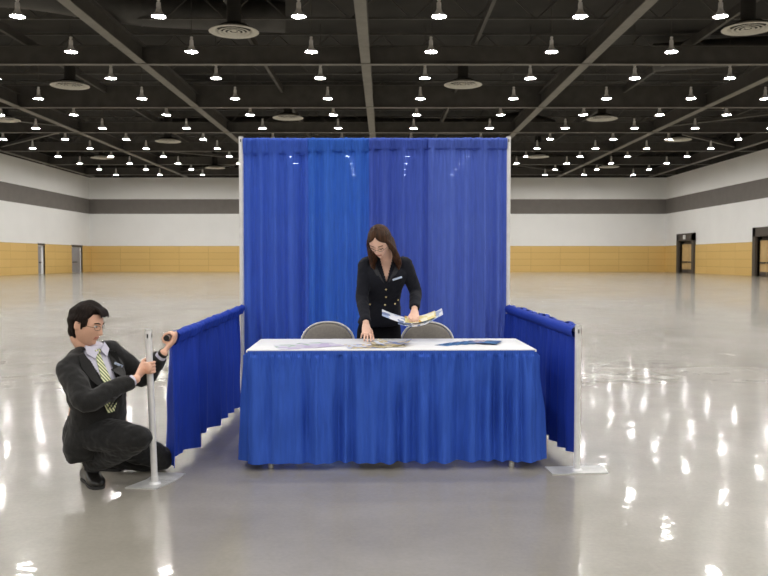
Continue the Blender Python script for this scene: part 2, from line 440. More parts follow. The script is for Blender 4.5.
# cross bracing seen between beams
for (a, b) in (((-20.1, 54.3), (-29.6, 45.4)), ((-20.1, 54.3), (-29.6, 63.6)), ((17.75, 54.3), (27.1, 45.4)), ((17.75, 54.3), (27.1, 63.6)),
               ((-10.35, 72.6), (-20.1, 63.6)), ((-10.35, 72.6), (-20.1, 81.4)), ((8.65, 72.6), (17.75, 81.4)), ((8.65, 72.6), (-.78, 81.4))):
    ibeam('ceiling_brace', a, b, .16, .2, WT + .3)
# bar joists with zig-zag webs, one object each
for y in [y0 + d for y0 in BY[1:] for d in (3.0, 6.1)]:
    if y > YF - .5: continue
    bm = bmesh.new(); z0 = 10.6; z1 = 11.7
    box(bm, (XL, y - .05, z0), (XR, y + .05, z0 + .07)); box(bm, (XL, y - .05, z1), (XR, y + .05, z1 + .07))
    x = XL; up = True
    while x < XR - 1.2:
        tube(bm, [(x, y, z0 if up else z1), (x + 1.2, y, z1 if up else z0)], .03, n=5); x += 1.2; up = not up
    struct('ceiling_joist', bm, M['beam'])
# secondary purlins running with the hall
for x in [-25, -15.3, -5.6, 3.9, 13.2, 22.4]:
    bm = bmesh.new(); box(bm, (x - .07, 10, 10.45), (x + .07, YF, 10.8)); struct('ceiling_purlin', bm, M['beam'])
# air ducts
def duct(pts, r, k=6):
    bm = bmesh.new(); tube(bm, pts, r, n=20, k=k)
    P_ = cat_rom([V(p) for p in pts], 2)
    for a, b in zip(P_, P_[1:]):   # seams
        d = (b - a).normalized(); c = a
        tube(bm, [c - d * .03, c + d * .03], (r[0] if isinstance(r, list) else r) * 1.04, n=20)
    return struct('air_duct', bm, M['duct'], smooth=True)
duct([(XL, 29.5, 11.0), (-18, 30.0, 11.0), (-13.5, 29.8, 11.0), (-9.5, 32.5, 11.1), (-4, 33.5, 11.1)], .62)
duct([(-4, 27.0, 11.0), (-1, 27.3, 11.0), (6, 28.2, 11.0), (18, 28.4, 11.0), (XR, 28.0, 11)], .5)
duct([(13.0, 39.8, 11.0), (18, 38.0, 10.9), (22, 39.6, 10.9), (XR, 40.0, 11.0)], .65)
duct([(-16, 59.5, 10.9), (-6, 58.5, 10.9), (6, 59.5, 10.9), (9, 57.0, 10.9), (12, 59.5, 10.9)], .55)
duct([(-12.5, 47, 11.0), (-9, 50, 11.0), (-4.5, 49.8, 11.0), (2, 50.2, 11.0)], .55)

# round ceiling diffusers ----------------------------------------
def make_diffuser():
    t = thing('ceiling_diffuser', '', 'air vent', (0, 0, 0), 'round ceiling diffusers')
    bm = bmesh.new()
    lathe(bm, [(.64, .06), (.66, .05), (.86, .02), (.88, 0), (.86, -.012), (.72, .0), (.66, .03), (.60, .12)], n=40)
    obj('rim', bm, M['diffuser'], t)
    for r in (.54, .38, .22):
        bm = bmesh.new(); lathe(bm, [(r - .07, .022), (r, .012), (r + .01, 0), (r - .01, -.008), (r - .075, .008), (r - .07, .022)], n=36)
        obj('ring_vane', bm, M['diffuser'], t)
    bm = bmesh.new(); lathe(bm, [(.0, .10), (.09, .09), (.10, .05), (.09, .02), (0, .01)], n=20); obj('centre_cone', bm, M['diffuser'], t)
    bm = bmesh.new(); lathe(bm, [(.25, 1.6), (.25, .30), (.50, .22), (.60, .13), (0, .13)], n=28); obj('duct_neck', bm, M['dark_ceiling'], t)
    return t
def copy_thing(root, loc, label=None, group=None, rz=None, sub=True):
    r = root.copy(); COL.objects.link(r); r.location = loc
    if rz is not None: r.rotation_euler = (0, 0, rz)
    if label: r['label'] = label
    if group: r['group'] = group
    for ch in root.children:
        c = ch.copy(); COL.objects.link(c); c.parent = r
        for g_ in ch.children:
            d = g_.copy(); COL.objects.link(d); d.parent = c
    return r
DIFF = [((234, 32), 'large round ceiling diffuser at top left, beside the slanting left beam'),
        ((748, 29), 'large round ceiling diffuser cut by the top right edge of the picture'),
        ((70, 86), 'round ceiling diffuser at upper left, below and left of the largest left diffuser'),
        ((463, 85), 'round ceiling diffuser above the right half of the back drape, just under the second beam'),
        ((4, 120), 'round ceiling diffuser cut by the left edge of the picture'),
        ((288, 118), 'round ceiling diffuser just above the left half of the back drape'),
        ((602, 119), 'round ceiling diffuser in mid distance, right of the back drape post'),
        ((168, 141.5), 'small far round ceiling diffuser left of the back drape, nearer of two there'),
        ((678, 140), 'small far round ceiling diffuser below the crossing braces at right'),
        ((102, 158), 'small far round ceiling diffuser near the left wall corner'),
        ((215, 168), 'tiny farthest round ceiling diffuser just left of the back drape post'),
        ((538, 157), 'small far round ceiling diffuser just right of the back drape post'),
        ((609, 167), 'tiny farthest round ceiling diffuser near the far right wall')]
d0 = None
for (px, py), lab in DIFF:
    p = ground(px, py, 9.35)
    if d0 is None: d0 = make_diffuser(); d0.location = p; d0['label'] = lab
    else: copy_thing(d0, p, lab)

# pendant high-bay lamps ------------------------------------------
def make_lamp():
    t = thing('pendant_lamp', '', 'ceiling light', (0, 0, 0), 'high bay pendant lamps')
    bm = bmesh.new()
    lathe(bm, [(.070, .30), (.085, .24), (.11, .17), (.17, .09), (.235, .02), (.255, 0), (.245, -.004), (.225, .02), (.16, .088), (.10, .165), (.0, .20)], n=28)
    obj('lamp_shade', bm, M['lampmetal'], t)
    bm = bmesh.new(); lathe(bm, [(0, .62), (.045, .60), (.065, .56), (.045, .50), (.045, .48), (.075, .46), (.078, .30), (0, .30)], n=16)
    obj('ballast_housing', bm, M['lampmetal'], t)
    bm = bmesh.new(); tube(bm, [(0, 0, .60), (0, 0, DECK - 9.5)], .015, n=8); obj('stem', bm, M['beam'], t)
    bm = bmesh.new()
    lathe(bm, [(.215, .028), (.20, .012), (.12, .004), (0, .002)], n=28); lathe(bm, [(.215, .028), (0, .03)], n=28)
    obj('lens', bm, M['lamp_glow'], t)
    return t
LX = [-25.7, -21.5, -17.4, -12.2, -7.5, -2.84, 1.83, 6.53, 11.2, 15.45, 19.2, 23.9]
LZ = 9.39
rowdist = ['nearest', 'second', 'third', 'fourth', 'fifth', 'sixth', 'seventh', 'eighth', 'ninth', 'tenth', 'eleventh', 'twelfth']
colname = ['leftmost, by the left wall', 'second from the left wall', 'third from the left wall', 'fourth from the left wall', 'fifth from the left wall', 'just left of the centre beam',
           'just right of the centre beam', 'second right of the centre beam', 'fifth from the right wall', 'fourth from the right wall', 'third from the right wall', 'nearest the right wall']
l0 = make_lamp(); first = True
for k in range(12):
    y = 27.6 + 4.67 * k
    for i, x in enumerate(LX):
        px = 384 + x / y * FOC
        py = 259 - (LZ - EYE) / y * FOC
        vis = -6 < px < 774
        if not vis or (not (vis) and k > 12): 
            # lamps beyond the frame's edge are represented by plain lights at their place
            ld = bpy.data.lights.new('hall_light', 'AREA'); ld.shape = 'DISK'; ld.size = .42; ld.energy = LAMP_L * PI * .145
            ld.color = (1, .975, .94); lo_ = bpy.data.objects.new('hall_light', ld); lo_.location = (x, y, LZ); COL.objects.link(lo_); continue
        seen = [q for q in LX if -6 < 384 + q / y * FOC < 774]
        n_l = seen.index(x); n_r = len(seen) - 1 - n_l
        ords = ['first', 'second', 'third', 'fourth', 'fifth', 'sixth', 'seventh', 'eighth', 'ninth', 'tenth', 'eleventh', 'twelfth']
        side = ('%s from the picture\'s left' % ords[n_l]) if n_l <= n_r else ('%s from the picture\'s right' % ords[n_r])
        what = 'large bright bell lamp' if k < 3 else ('white pendant bell lamp' if k < 7 else 'tiny far pendant lamp')
        lab = '%s in the %s ceiling row, %s' % (what, rowdist[k], side)
        if 242 < px < 508 and py > 137: lab = 'far pendant lamp behind the blue back drape, %s row, %s' % (rowdist[k], side)
        if first: l0.location = (x, y, LZ); l0['label'] = lab; first = False
        else: copy_thing(l0, (x, y, LZ), lab)
for k in range(1, 14):
    y = 27.6 - 4.67 * k
    for x in LX:
        ld = bpy.data.lights.new('hall_light', 'AREA'); ld.shape = 'DISK'; ld.size = .42; ld.energy = LAMP_L * PI * .145
        ld.color = (1, .975, .94)
        lo_ = bpy.data.objects.new('hall_light', ld); lo_.location = (x, y, LZ); COL.objects.link(lo_)

# ================================================================== THE BOOTH
BL = V((-1.302, 7.51, 0)); BR = V((1.134, 7.51, 0)); FR = V((1.212, 5.11, 0)); FL = V((-1.354, 4.80, 0))
def upright(name, base, h, label, lean=(0, 0), plate=None, extra=None, slots=True, r=.019):
    t = thing(name, label, 'post', base)
    bm = bmesh.new(); top = base + V((lean[0], lean[1], h))
    tube(bm, [base + V((0, 0, .004)), top], r, n=20); obj('pole', bm, M['steel'], t)
    pole = t.children[0]
    bm = bmesh.new(); tube(bm, [top - V((0, 0, .004)), top + V((0, 0, .003))], r * 1.06, n=20); obj('cap_ring', bm, M['plate'], pole)
    bm = bmesh.new()
    d = (top - base).normalized()
    for s in ((0, -1), (1, 0)):
        c = base + d * (h - .035) + V((s[0] * r, s[1] * r, 0))
        e = V((.004, .004, .012)); box(bm, c - e, c + e, bev=.001)
    obj('rod_slot', bm, M['darkplastic'], pole)
    bm = bmesh.new(); quadbox(bm, [(p[0], p[1]) for p in plate], .0, .006); obj('base_plate', bm, M['plate'], t, False)
    bm = bmesh.new(); lathe(bm, [(r * 1.9, .006), (r * 1.7, .012), (r * 1.15, .016), (r * 1.1, .05), (r, .05)], c=base, n=20); obj('base_collar', bm, M['steel'], t)
    if extra:
        bm = bmesh.new(); quadbox(bm, extra, .0005, .0055); obj('second_plate', bm, M['plate'], t, False)
    return t
def rectp(c, hx, hy, a=0):
    return [(c[0] + x * math.cos(a) - y * math.sin(a), c[1] + x * math.sin(a) + y * math.cos(a)) for x, y in ((-hx, -hy), (hx, -hy), (hx, hy), (-hx, hy))]
upright('tall_upright', BL, 2.44, 'tall silver upright at the left end of the blue back drape', plate=rectp(BL, .18, .18), r=.021)
upright('tall_upright', BR, 2.44, 'tall silver upright at the right end of the blue back drape', plate=rectp(BR, .18, .18), r=.021)
upright('short_upright', FR, .915, 'short silver upright holding the front end of the right side drape', plate=[(1.038, 5.008), (1.393, 5.045), (1.408, 5.228), (1.026, 5.19)])
upright('short_upright', FL, .915, 'short silver upright held by the kneeling man', lean=(-.03, 0),
        plate=[(-1.504, 4.713), (-1.32, 4.69), (-1.25, 4.86), (-1.43, 4.885)], extra=[(-1.43, 4.89), (-1.25, 4.865), (-1.225, 5.03), (-1.41, 5.06)])
def rod(a, b, label, r=.016):
    a = V(a); b = V(b); t = thing('drape_rod', label, 'rod', a)
    bm = bmesh.new(); tube(bm, [a, b], r, n=18); obj('rod_tube', bm, M['steel'], t)
    for p, q in ((a, b), (b, a)):
        d = (p - q).normalized(); bm = bmesh.new(); tube(bm, [p, p + d * .006], r * 1.1, n=18)
        tube(bm, [p + d * .006, p + d * .012], r * .55, n=12)
        obj('end_cap', bm, M['darkplastic'], t)
    return t
rod(BL + V((.035, 0, 2.405)), BR + V((-.035, 0, 2.405)), 'horizontal rod inside the top hem of the blue back drape')
rod(BR + V((.003, -.04, .885)), FR + V((0, .035, .885)), 'rod inside the top hem of the right side drape')
RE = at(166.5, 338, 4.96); RS = BL + V((-.0, -.04, .885))
rod(RE, RS, 'rod of the left side drape with its loose end in the kneeling man\'s hand')

def fbm(x, s): return noise.noise(V((x, s, 0.37)))
def drape(name, A, B, ztop, zbot, m, seed, amp=.02, freq=16, label='', cat='curtain', group=None, hem=.05, r=.022, topf=0.45, slope=0.0, nu=None, flare=0.0, frontlong=0, hemamp=.25, pk=90, pa=.003, edge=False):
    """gathered cloth hanging from the rod that runs from A to B (plan points)"""
    A = V(A); B = V(B); L_ = (B - A).length; d = (B - A).normalized(); n_ = V((d.y, -d.x, 0))
    nu = nu or int(L_ / .006); vl = [0, .003, .007, .012, .018, .025, .033, .042, .052, .062, .072] + [.08 + .92 * q / 36 for q in range(37)]; nv = len(vl) - 1
    bm = bmesh.new(); grid = []
    def fold(u):
        x = u * L_
        return (math.sin(x * freq * 2 * PI / 1.0 * .5 + 3.1 * fbm(x * 3.1, seed)) * .55 + fbm(x * freq * .45, seed + 5) * 1.0 + .4 * fbm(x * freq * 1.6, seed + 9))
    zt = lambda u: ztop + slope * u
    for j in range(nv + 1):
        row = []; v = vl[j]
        for i in range(nu + 1):
            u = i / nu; f = fold(u); x = u * L_
            if v < .08:  # rod pocket and ruffle
                w = v / .08; z = zt(u) + .02 - w * (hem + .02)
                g_ = math.sin(x * pk + 5 * fbm(x * 5, seed)) * (.6 + .8 * fbm(x * 6, seed + 4)); h_ = w * (hem + .02); pf = (math.sqrt(max(0, 1 - ((.026 - h_) / .026) ** 2)) if h_ < .026 else max(0, 1 - (w - .026 / (hem + .02)) * .9)); off = r * pf * (1.2 + .45 * max(0, g_)) + .003 * (1 + math.sin(x * 190 + 4 * fbm(x * 20, seed))) + .3 * amp * f * w + pa * max(0, g_); z += pa * max(-.15, g_) * (1 - w)
                if w < .25: z += .006 * fbm(x * 55, seed + 3)
            else:
                w = (v - .08) / .92; z = (zt(u) - hem) * (1 - w) + zbot * w - (frontlong * max(0, 1 - u * 14) * w)
                a = amp * (topf + (1 - topf) * min(1, w * 2.2))
                off = a * f + .004 * math.sin(x * 190 + 4 * fbm(x * 20, seed)) * max(0, 1 - w * 9) + flare * w
                off += amp * .4 * w * noise.noise(V((x * freq * .3, w * 2.2, seed + 20)))
                z += (zbot * hemamp) * fbm(x * 3, seed + 7) * w
            sx = (L_ * u) + .3 * amp * fbm(x * 5, seed + 30) * (v if 0.02 < u < .98 else 0)
            off *= min(1, .25 + u * 14, .25 + (1 - u) * 14) if (edge and v >= .08) else 1
            p = A + d * sx + n_ * off
            row.append(bm.verts.new((p.x, p.y, z)))
        grid.append(row)
    for a, b in zip(grid, grid[1:]):
        for i in range(nu): bm.faces.new([a[i], a[i + 1], b[i + 1], b[i]])
    # back of the pocket over the rod
    back = []
    for w in (0, .12, .3, .5, .8, 1):
        row = []
        for i in range(0, nu + 1, 2):
            u = i / nu; x = u * L_; p = A + d * (L_ * u) - n_ * (r * 1.2 * math.sin(w * PI) ** .5)
            row.append(bm.verts.new((p.x, p.y, zt(u) + .02 - w * (hem + .02))))
        back.append(row)
    for a, b in zip(back, back[1:]):
        for i in range(len(a) - 1): bm.faces.new([a[i], b[i], b[i + 1], a[i + 1]])
    o = obj(name, bm, m, None, True, loc=(A.x, A.y, 0))
    return tag(o, label, cat, group)
xs = [BL.x + .02, at(308, 137, 7.51).x, at(369, 137, 7.51).x, at(428, 137, 7.51).x, BR.x - .02]
labs = ['tall blue back drape panel at the far left, next to the left tall post', 'brighter blue back drape panel just left of the standing woman\'s head',
        'darker violet-blue back drape panel right behind the standing woman', 'dusty blue back drape panel at the far right, next to the right tall post']
for i in range(4):
    drape('back_drape', (xs[i], 7.51 - .004 * i, 0), (xs[i + 1] + .003, 7.51 - .004 * i, 0), 2.41, .04, M[['backA', 'backB', 'backC', 'backD'][i]], 3.1 + i * 11.7,
          amp=.055, freq=14, edge=True, r=.026, label=labs[i], group='blue back drape panels', hem=[.13, .11, .09, .085][i], topf=.6)
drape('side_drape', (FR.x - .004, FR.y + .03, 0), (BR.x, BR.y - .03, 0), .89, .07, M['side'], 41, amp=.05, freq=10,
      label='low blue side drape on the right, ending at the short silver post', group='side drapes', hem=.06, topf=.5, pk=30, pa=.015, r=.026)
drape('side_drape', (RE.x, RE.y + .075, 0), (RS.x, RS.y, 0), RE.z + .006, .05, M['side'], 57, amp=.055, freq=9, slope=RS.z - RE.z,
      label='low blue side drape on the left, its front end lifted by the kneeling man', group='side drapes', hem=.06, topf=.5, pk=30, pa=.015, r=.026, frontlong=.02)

# table -----------------------------------------------------------
TA = .022; TC = V((.042, 5.528, 0)); TW, TD = .915, .355
def tp(x, y, z=0):
    return V((TC.x + x * math.cos(TA) - y * math.sin(TA), TC.y + x * math.sin(TA) + y * math.cos(TA), z))
rotT = Matrix.Rotation(TA, 3, 'Z')
def tbox(bm, lo, hi, bev=0):
    b2 = box(bmesh.new(), lo, hi, bev); bmesh.ops.rotate(b2, verts=b2.verts, cent=(0, 0, 0), matrix=rotT); bmesh.ops.translate(b2, verts=b2.verts, vec=TC)
    me = bpy.data.meshes.new('t'); b2.to_mesh(me); b2.free(); bm.from_mesh(me); bpy.data.meshes.remove(me)
tb = thing('folding_table', 'six-foot folding table, only its feet showing below the blue skirt', 'table', TC)
bm = bmesh.new(); tbox(bm, (-TW + .004, -TD + .004, .722), (TW - .004, TD - .004, .752), .004); obj('tabletop', bm, M['laminate'], tb)
for sx in (-1, 1):
    for sy in (-1, 1):
        bm = bmesh.new(); x = sx * .77 - (.0 if sx < 0 else -.0); tube(bm, [tp(x, sy * (TD - .03), .0), tp(x, sy * (TD - .03), .60), tp(x, sy * (TD - .09), .722)], .014, n=12)
        lg = obj('leg', bm, M['chrome'], tb)
        bm = bmesh.new(); tube(bm, [tp(x, sy * (TD - .03), 0), tp(x, sy * (TD - .03), .03)], .018, n=12); obj('foot_cap', bm, M['plate'], lg)
    bm = bmesh.new(); tube(bm, [tp(sx * .77, -TD + .03, .30), tp(sx * .77, TD - .03, .30)], .011, n=10); obj('leg_stretcher', bm, M['chrome'], tb)
    bm = bmesh.new(); tube(bm, [tp(sx * .77, 0, .30), tp(sx * .35, 0, .71)], .009, n=10); obj('brace', bm, M['chrome'], tb)
bm = bmesh.new(); tbox(bm, (-TW - .002, -TD - .002, .7525), (TW + .002, TD + .002, .757), .002)
tbox(bm, (-TW - .004, -TD - .0045, .742), (TW + .004, -TD - .0025, .756), 0)
cl = obj('tablecloth', bm, M['table_cloth'], None, True, loc=TC); tag(cl, 'flat white cover on top of the blue-skirted table', 'tablecloth')
# skirt: gathered cloth around front and both sides
def skirt():
    pts = []; R = .03; hw, hd = TW + .006, TD + .006
    def line(a, b, n):
        for i in range(n): t = i / n; pts.append((V((a[0] * (1 - t) + b[0] * t, a[1] * (1 - t) + b[1] * t, 0)), V((b[1] - a[1], -(b[0] - a[0]), 0)).normalized()))
    def arc(c, a0, a1, n):
        for i in range(n): a = a0 + (a1 - a0) * i / n; pts.append((V((c[0] + R * math.cos(a), c[1] + R * math.sin(a), 0)), V((math.cos(a), math.sin(a), 0))))
    line((-hw, hd), (-hw, -hd + R), 170); arc((-hw + R, -hd + R), PI, 1.5 * PI, 16); line((-hw + R, -hd), (hw - R, -hd), 620); arc((hw - R, -hd + R), -.5 * PI, 0, 16); line((hw, -hd + R), (hw, hd), 170)
    pts.append((V((hw, hd, 0)), V((1, 0, 0))))
    bm = bmesh.new(); grid = []; nv = 48; s = 0; ss = []
    for i, (p, n_) in enumerate(pts):
        if i: s += (p - pts[i - 1][0]).length
        ss.append(s)
    for j in range(nv + 1):
        v = j / nv; row = []
        for (p, n_), s in zip(pts, ss):
            f = math.sin(s * 58 + 6 * fbm(s * 2.6, 2.2)) * (.55 + .5 * fbm(s * 2.3, 12)) + 1.1 * fbm(s * 9, 8.8) + .3 * fbm(s * 25, 1.1); f = f if f > 0 else f * 1.5
            if v < .05: w = v / .05; z = .751 - .028 * w; off = .004 + .0035 * (w if w < 1 else 1) * math.sin(s * 420 + 3 * fbm(s * 30, 4))
            else:
                w = (v - .05) / .95; z = .723 * (1 - w) + .046 * w + .008 * fbm(s * 2.6, 6.6) * w
                fine = .0035 * math.sin(s * 420 + 3 * fbm(s * 30, 4)) * math.exp(-w * 14) + .009 * math.sin(s * 110 + 5 * fbm(s * 5, 3)) * math.exp(-w * 3.0)
                off = .010 + .028 * w + fine + (.052 * f * min(1, .2 + w * 1.5) * (.75 + .5 * noise.noise(V((s * 3, w * 1.6, 9))))) + .012 * noise.noise(V((s * 9, w * 3.0, 3)))
            q = p + n_ * off; q = tp(q.x, q.y)
            row.append(bm.verts.new((q.x, q.y, z)))
        grid.append(row)
    for a, b in zip(grid, grid[1:]):
        for i in range(len(a) - 1): bm.faces.new([a[i], a[i + 1], b[i + 1], b[i]])
    o = obj('table_skirt', bm, M['skirt'], None, True, loc=TC)
    tag(o, 'gathered royal blue skirt hanging around the white-topped table', 'table skirt')
skirt()

# chairs ------------------------------------------------------------
def make_chair():
    t = thing('folding_chair', '', 'chair', (0, 0, 0), 'grey chairs behind the table')
    # local: seat faces -Y (towards the camera)
    def arch(w, h0, h1, n=24, y0=.20, y1=.255, s=0.0):
        out = []
        for i in range(n + 1):
            a = PI * i / n
            x = -(w) * (abs(math.cos(a)) ** .92) * (1 if math.cos(a) > 0 else -1); z = h0 + (h1 - h0) * (math.sin(a) ** .62)
            out.append(V((x, y0 + (y1 - y0) * (z - h0) / (h1 - h0), z)))
        return out
    rim = arch(.214, .58, .832)
    bm = bmesh.new(); tube(bm, [V((-.205, .17, .44))] + rim + [V((.205, .17, .44))], .009, n=10); obj('back_frame', bm, M['chairframe'], t)
    # padded back
    bm = bmesh.new(); rings = []
    front = arch(.205, .575, .824)
    for off, sc in ((-.022, .90), (-.026, .80), (-.014, .985), (.006, 1.0), (.012, .96)):
        pass
    c = V((0, .215, .68))
    for off, sc in ((-.024, .35), (-.024, .86), (-.016, .96), (-.004, 1.0), (.008, .98), (.012, .9), (.012, .35)):
        pts_ = front + [V((.196, .20, .56)), V((.12, .197, .545)), V((0, .196, .54)), V((-.12, .197, .545)), V((-.196, .20, .56))]
        rings.append([c + (p - c) * sc + V((0, off, 0)) for p in pts_])
    loft(bm, rings, True); obj('backrest', bm, M['chairpad'], t)
    bm = bmesh.new(); rings = []
    for z, sc in ((.425, .9), (.43, 1.0), (.448, 1.02), (.462, .96), (.468, .8), (.47, .3)):
        ring = []
        for i in range(36):
            a = 2 * PI * i / 36; ca, sa = math.cos(a), math.sin(a)
            ring.append(V((.20 * sc * math.copysign(abs(ca) ** .5, ca), -.02 + .20 * sc * math.copysign(abs(sa) ** .5, sa), z)))
        rings.append(ring)
    loft(bm, rings, True); obj('seat', bm, M['chairpad'], t)
    bm = bmesh.new(); tube(bm, [(-.20, .18, .415), (-.20, -.2, .415), (.20, -.2, .415), (.20, .18, .415), (-.20, .18, .415)], .010, n=10); obj('seat_frame', bm, M['chairframe'], t)
    for s in (-1, 1):
        for pts_ in ([(s * .205, .17, .45), (s * .21, -.23, .0)], [(s * .198, -.16, .42), (s * .20, .27, .0)]):
            bm = bmesh.new(); tube(bm, pts_, .010, n=10); lg = obj('leg', bm, M['chairframe'], t)
            bm = bmesh.new(); e = V(pts_[1]); d = (V(pts_[0]) - e).normalized(); tube(bm, [e, e + d * .03], .014, n=10); obj('foot_cap', bm, M['darkplastic'], lg)
    bm = bmesh.new(); tube(bm, [(-.20, .2, .07), (.20, .2, .07)], .008, n=8); obj('stretcher', bm, M['chairframe'], t)
    return t
ch = make_chair()
pL = at(328, 323, 6.45); pR = at(427, 322.5, 6.45)
ch.location = (pL.x, 6.2, 0.0); ch['label'] = 'grey padded chair left of the standing woman, rounded back above the table'
zk = pL.z / .841
c2 = copy_thing(ch, (pR.x, 6.2, 0), 'grey padded chair right of the standing woman, under the papers she holds')

# papers --------------------------------------------------------------
def sheet(name, c, w, h, rz, m, label, z, group=None, curl=0.0, fold=0.0, thick=.0012, cat='brochure'):
    bm = bmesh.new(); n = 10; R_ = Matrix.Rotation(rz, 3, 'Z')
    top = []; bot = []
    for j in range(n + 1):
        rt, rb = [], []
        for i in range(n + 1):
            x = (i / n - .5) * w; y = (j / n - .5) * h
            dz = curl * (2 * x / w) ** 2 * (1 if curl > 0 else -1) * 1 + fold * abs(x) / w
            p = R_ @ V((x, y, 0)); rt.append(bm.verts.new((p.x, p.y, dz + thick))); rb.append(bm.verts.new((p.x, p.y, dz)))
        top.append(rt); bot.append(rb)
    for j in range(n):
        for i in range(n):
            bm.faces.new([top[j][i], top[j][i + 1], top[j + 1][i + 1], top[j + 1][i]]); bm.faces.new([bot[j][i], bot[j + 1][i], bot[j + 1][i + 1], bot[j][i + 1]])
    for i in range(n):
        bm.faces.new([top[0][i], bot[0][i], bot[0][i + 1], top[0][i + 1]]); bm.faces.new([top[n][i], top[n][i + 1], bot[n][i + 1], bot[n][i]])
        bm.faces.new([top[i][0], top[i + 1][0], bot[i + 1][0], bot[i][0]]); bm.faces.new([top[i][n], bot[i][n], bot[i + 1][n], top[i + 1][n]])
    bmesh.ops.translate(bm, verts=bm.verts, vec=(c[0], c[1], z))
    o = obj(name, bm, m, None, False, loc=(c[0], c[1], z)); return tag(o, label, cat, group)
TZ = .7572
def tpos(px, py): g_ = ground(px, py, .758); return (g_.x, g_.y)
for i, (px, py, rz, w, h, lab) in enumerate([(292, 346.8, .25, .21, .28, 'pale pink-white flyer lying left on the table, leftmost of three'), (308, 345.6, -.2, .21, .28, 'pale printed flyer in the middle of the three light flyers at table left'),
                                              (322, 345.0, .5, .21, .28, 'pale flyer overlapping the light flyers at table left, nearest the hand')]):
    sheet('flyer', tpos(px, py), w, h, rz, M['print_pale'], lab, TZ + .0016 * i, 'pale flyers at the left of the table', cat='flyer')
for i, (px, py, rz, w, h, mm, cu, lab) in enumerate([
        (362, 346.3, .15, .21, .26, 'print_mix', 0, 'blue-grey printed flyer leftmost in the pile under the woman\'s hand'),
        (376, 345.6, -.3, .21, .28, 'print_mix', 0, 'printed flyer fanned out in the pile beside the woman\'s fingers'),
        (388, 345.2, .1, .21, .28, 'print_gold', .003, 'tan printed flyer in the middle of the centre pile'),
        (393, 344.6, -.12, .23, .26, 'print_mix', .022, 'curled blue-grey flyer on top of the centre pile, right edge lifting')]):
    sheet('flyer', tpos(px, py), w, h, rz, M[mm], lab, TZ + .0018 * i, 'flyers in the centre pile', curl=cu, cat='flyer')
fan = [(449, 344.3), (457, 343.6), (465, 343.2), (472, 342.8), (479, 342.6), (487, 343.0), (492, 343.4)]
fl = ['leftmost', 'second', 'third', 'fourth', 'fifth', 'sixth', 'rightmost']
for i, (px, py) in enumerate(fan):
    sheet('brochure', tpos(px, py), .105, .20, -.62 + .05 * i, M['print_blue' if i not in (4, 5) else 'print_blue2'],
          'dark blue brochure, %s in the overlapping fan at the right of the table' % fl[i] if i not in (4, 5) else 'grey-blue brochure, %s in the overlapping fan at the right of the table' % fl[i],
          TZ + .0016 * i, 'blue brochures fanned at the right of the table', thick=.0014)

# ================================================================== PEOPLE
def gs(v, c, s): return math.exp(-((v - c) / s) ** 2)
def head_pt(az, el, female=False, t=0.0):
    """az 0 = straight ahead (+y), x to the side, z up; origin mid-head"""
    dx = math.cos(el) * math.sin(az); dy = math.cos(el) * math.cos(az); dz = math.sin(el)
    x, y, z = .0765 * dx, (.094 if dy > 0 else .104) * dy, .118 * dz
    sq = 1.0
    if z < 0:
        k = -z / .118
        x *= 1 - (.26 if not female else .34) * k ** 1.4
        if dy < 0: y *= 1 - .5 * k ** .8
        else: y = y * (1 + .55 * k ** 3)
    else:
        x *= 1 + .05 * z / .118
    if dy > 0.15:
        fr = min(1, (dy - .15) * 3); ax = abs(x)
        d = 0
        ramp = max(0, min(1, (.022 - z) / .048)) if z > -.036 else max(0, 1 - (-.036 - z) / .008)
        d += (.024 if not female else .019) * math.exp(-(ax / (.007 + .006 * ramp)) ** 2) * (ramp ** 1.1)
        d -= .009 * gs(ax, .031, .013) * gs(z, .010, .010)
        d += (.005 if not female else .002) * gs(ax, .026, .022) * gs(z, .029, .008)
        d += .004 * gs(ax, .045, .016) * gs(z, -.018, .018)
        d += .007 * gs(ax, 0, .022) * gs(z, -.058, .012) - .004 * gs(ax, 0, .02) * gs(z, -.0585, .003)
        d -= .003 * gs(ax, 0, .03) * gs(z, -.076, .007)
        d += (.012 if not female else .008) * gs(ax, 0, .022) * gs(z, -.1, .018)
        y += d * fr
    return V((x, y, z))
def head_shape(bm, M4, female=False, nu=84, nv=60, tfun=None):
    rings = []
    for i in range(1, nv):
        el = -PI / 2 + PI * i / nv; ring = []
        for j in range(nu):
            az = 2 * PI * j / nu
            p = head_pt(az, el, female)
            if tfun:
                nrm = V((p.x / .0765 ** 2, p.y / .1 ** 2, p.z / .118 ** 2)).normalized()
                p = p + nrm * tfun(p, az, el)
            ring.append(M4 @ p)
        rings.append(ring)
    loft(bm, rings, True)
def frame(o, fwd, up, scale=1.0):
    f = V(fwd).normalized(); r = f.cross(V(up)).normalized(); u = r.cross(f)
    m = Matrix(((r.x, f.x, u.x, o[0]), (r.y, f.y, u.y, o[1]), (r.z, f.z, u.z, o[2]), (0, 0, 0, 1)))
    return m @ Matrix.Scale(scale, 4)
def ring_torso(c, rv, fv, a, b, n=36, p=2.3, bf=None):
    out = []
    for i in range(n):
        q = 2 * PI * i / n; ca, sa = math.cos(q), math.sin(q)
        bb = (bf if (bf is not None and sa > 0) else b)
        out.append(c + rv * (a * math.copysign(abs(ca) ** (2 / p), ca)) + fv * (bb * math.copysign(abs(sa) ** (2 / p), sa)))
    return out
def smoothrings(rs, k=5):
    n = len(rs[0]); cols = [cat_rom([r[i] for r in rs], k) for i in range(n)]
    return [[c[j] for c in cols] for j in range(len(cols[0]))]
def finger(bm, pts, r0=.0085, r1=.0068):
    n = len(pts); tube(bm, pts, [r0 + (r1 - r0) * i / (n - 1) for i in range(n)], n=10, k=3, round_end=True)
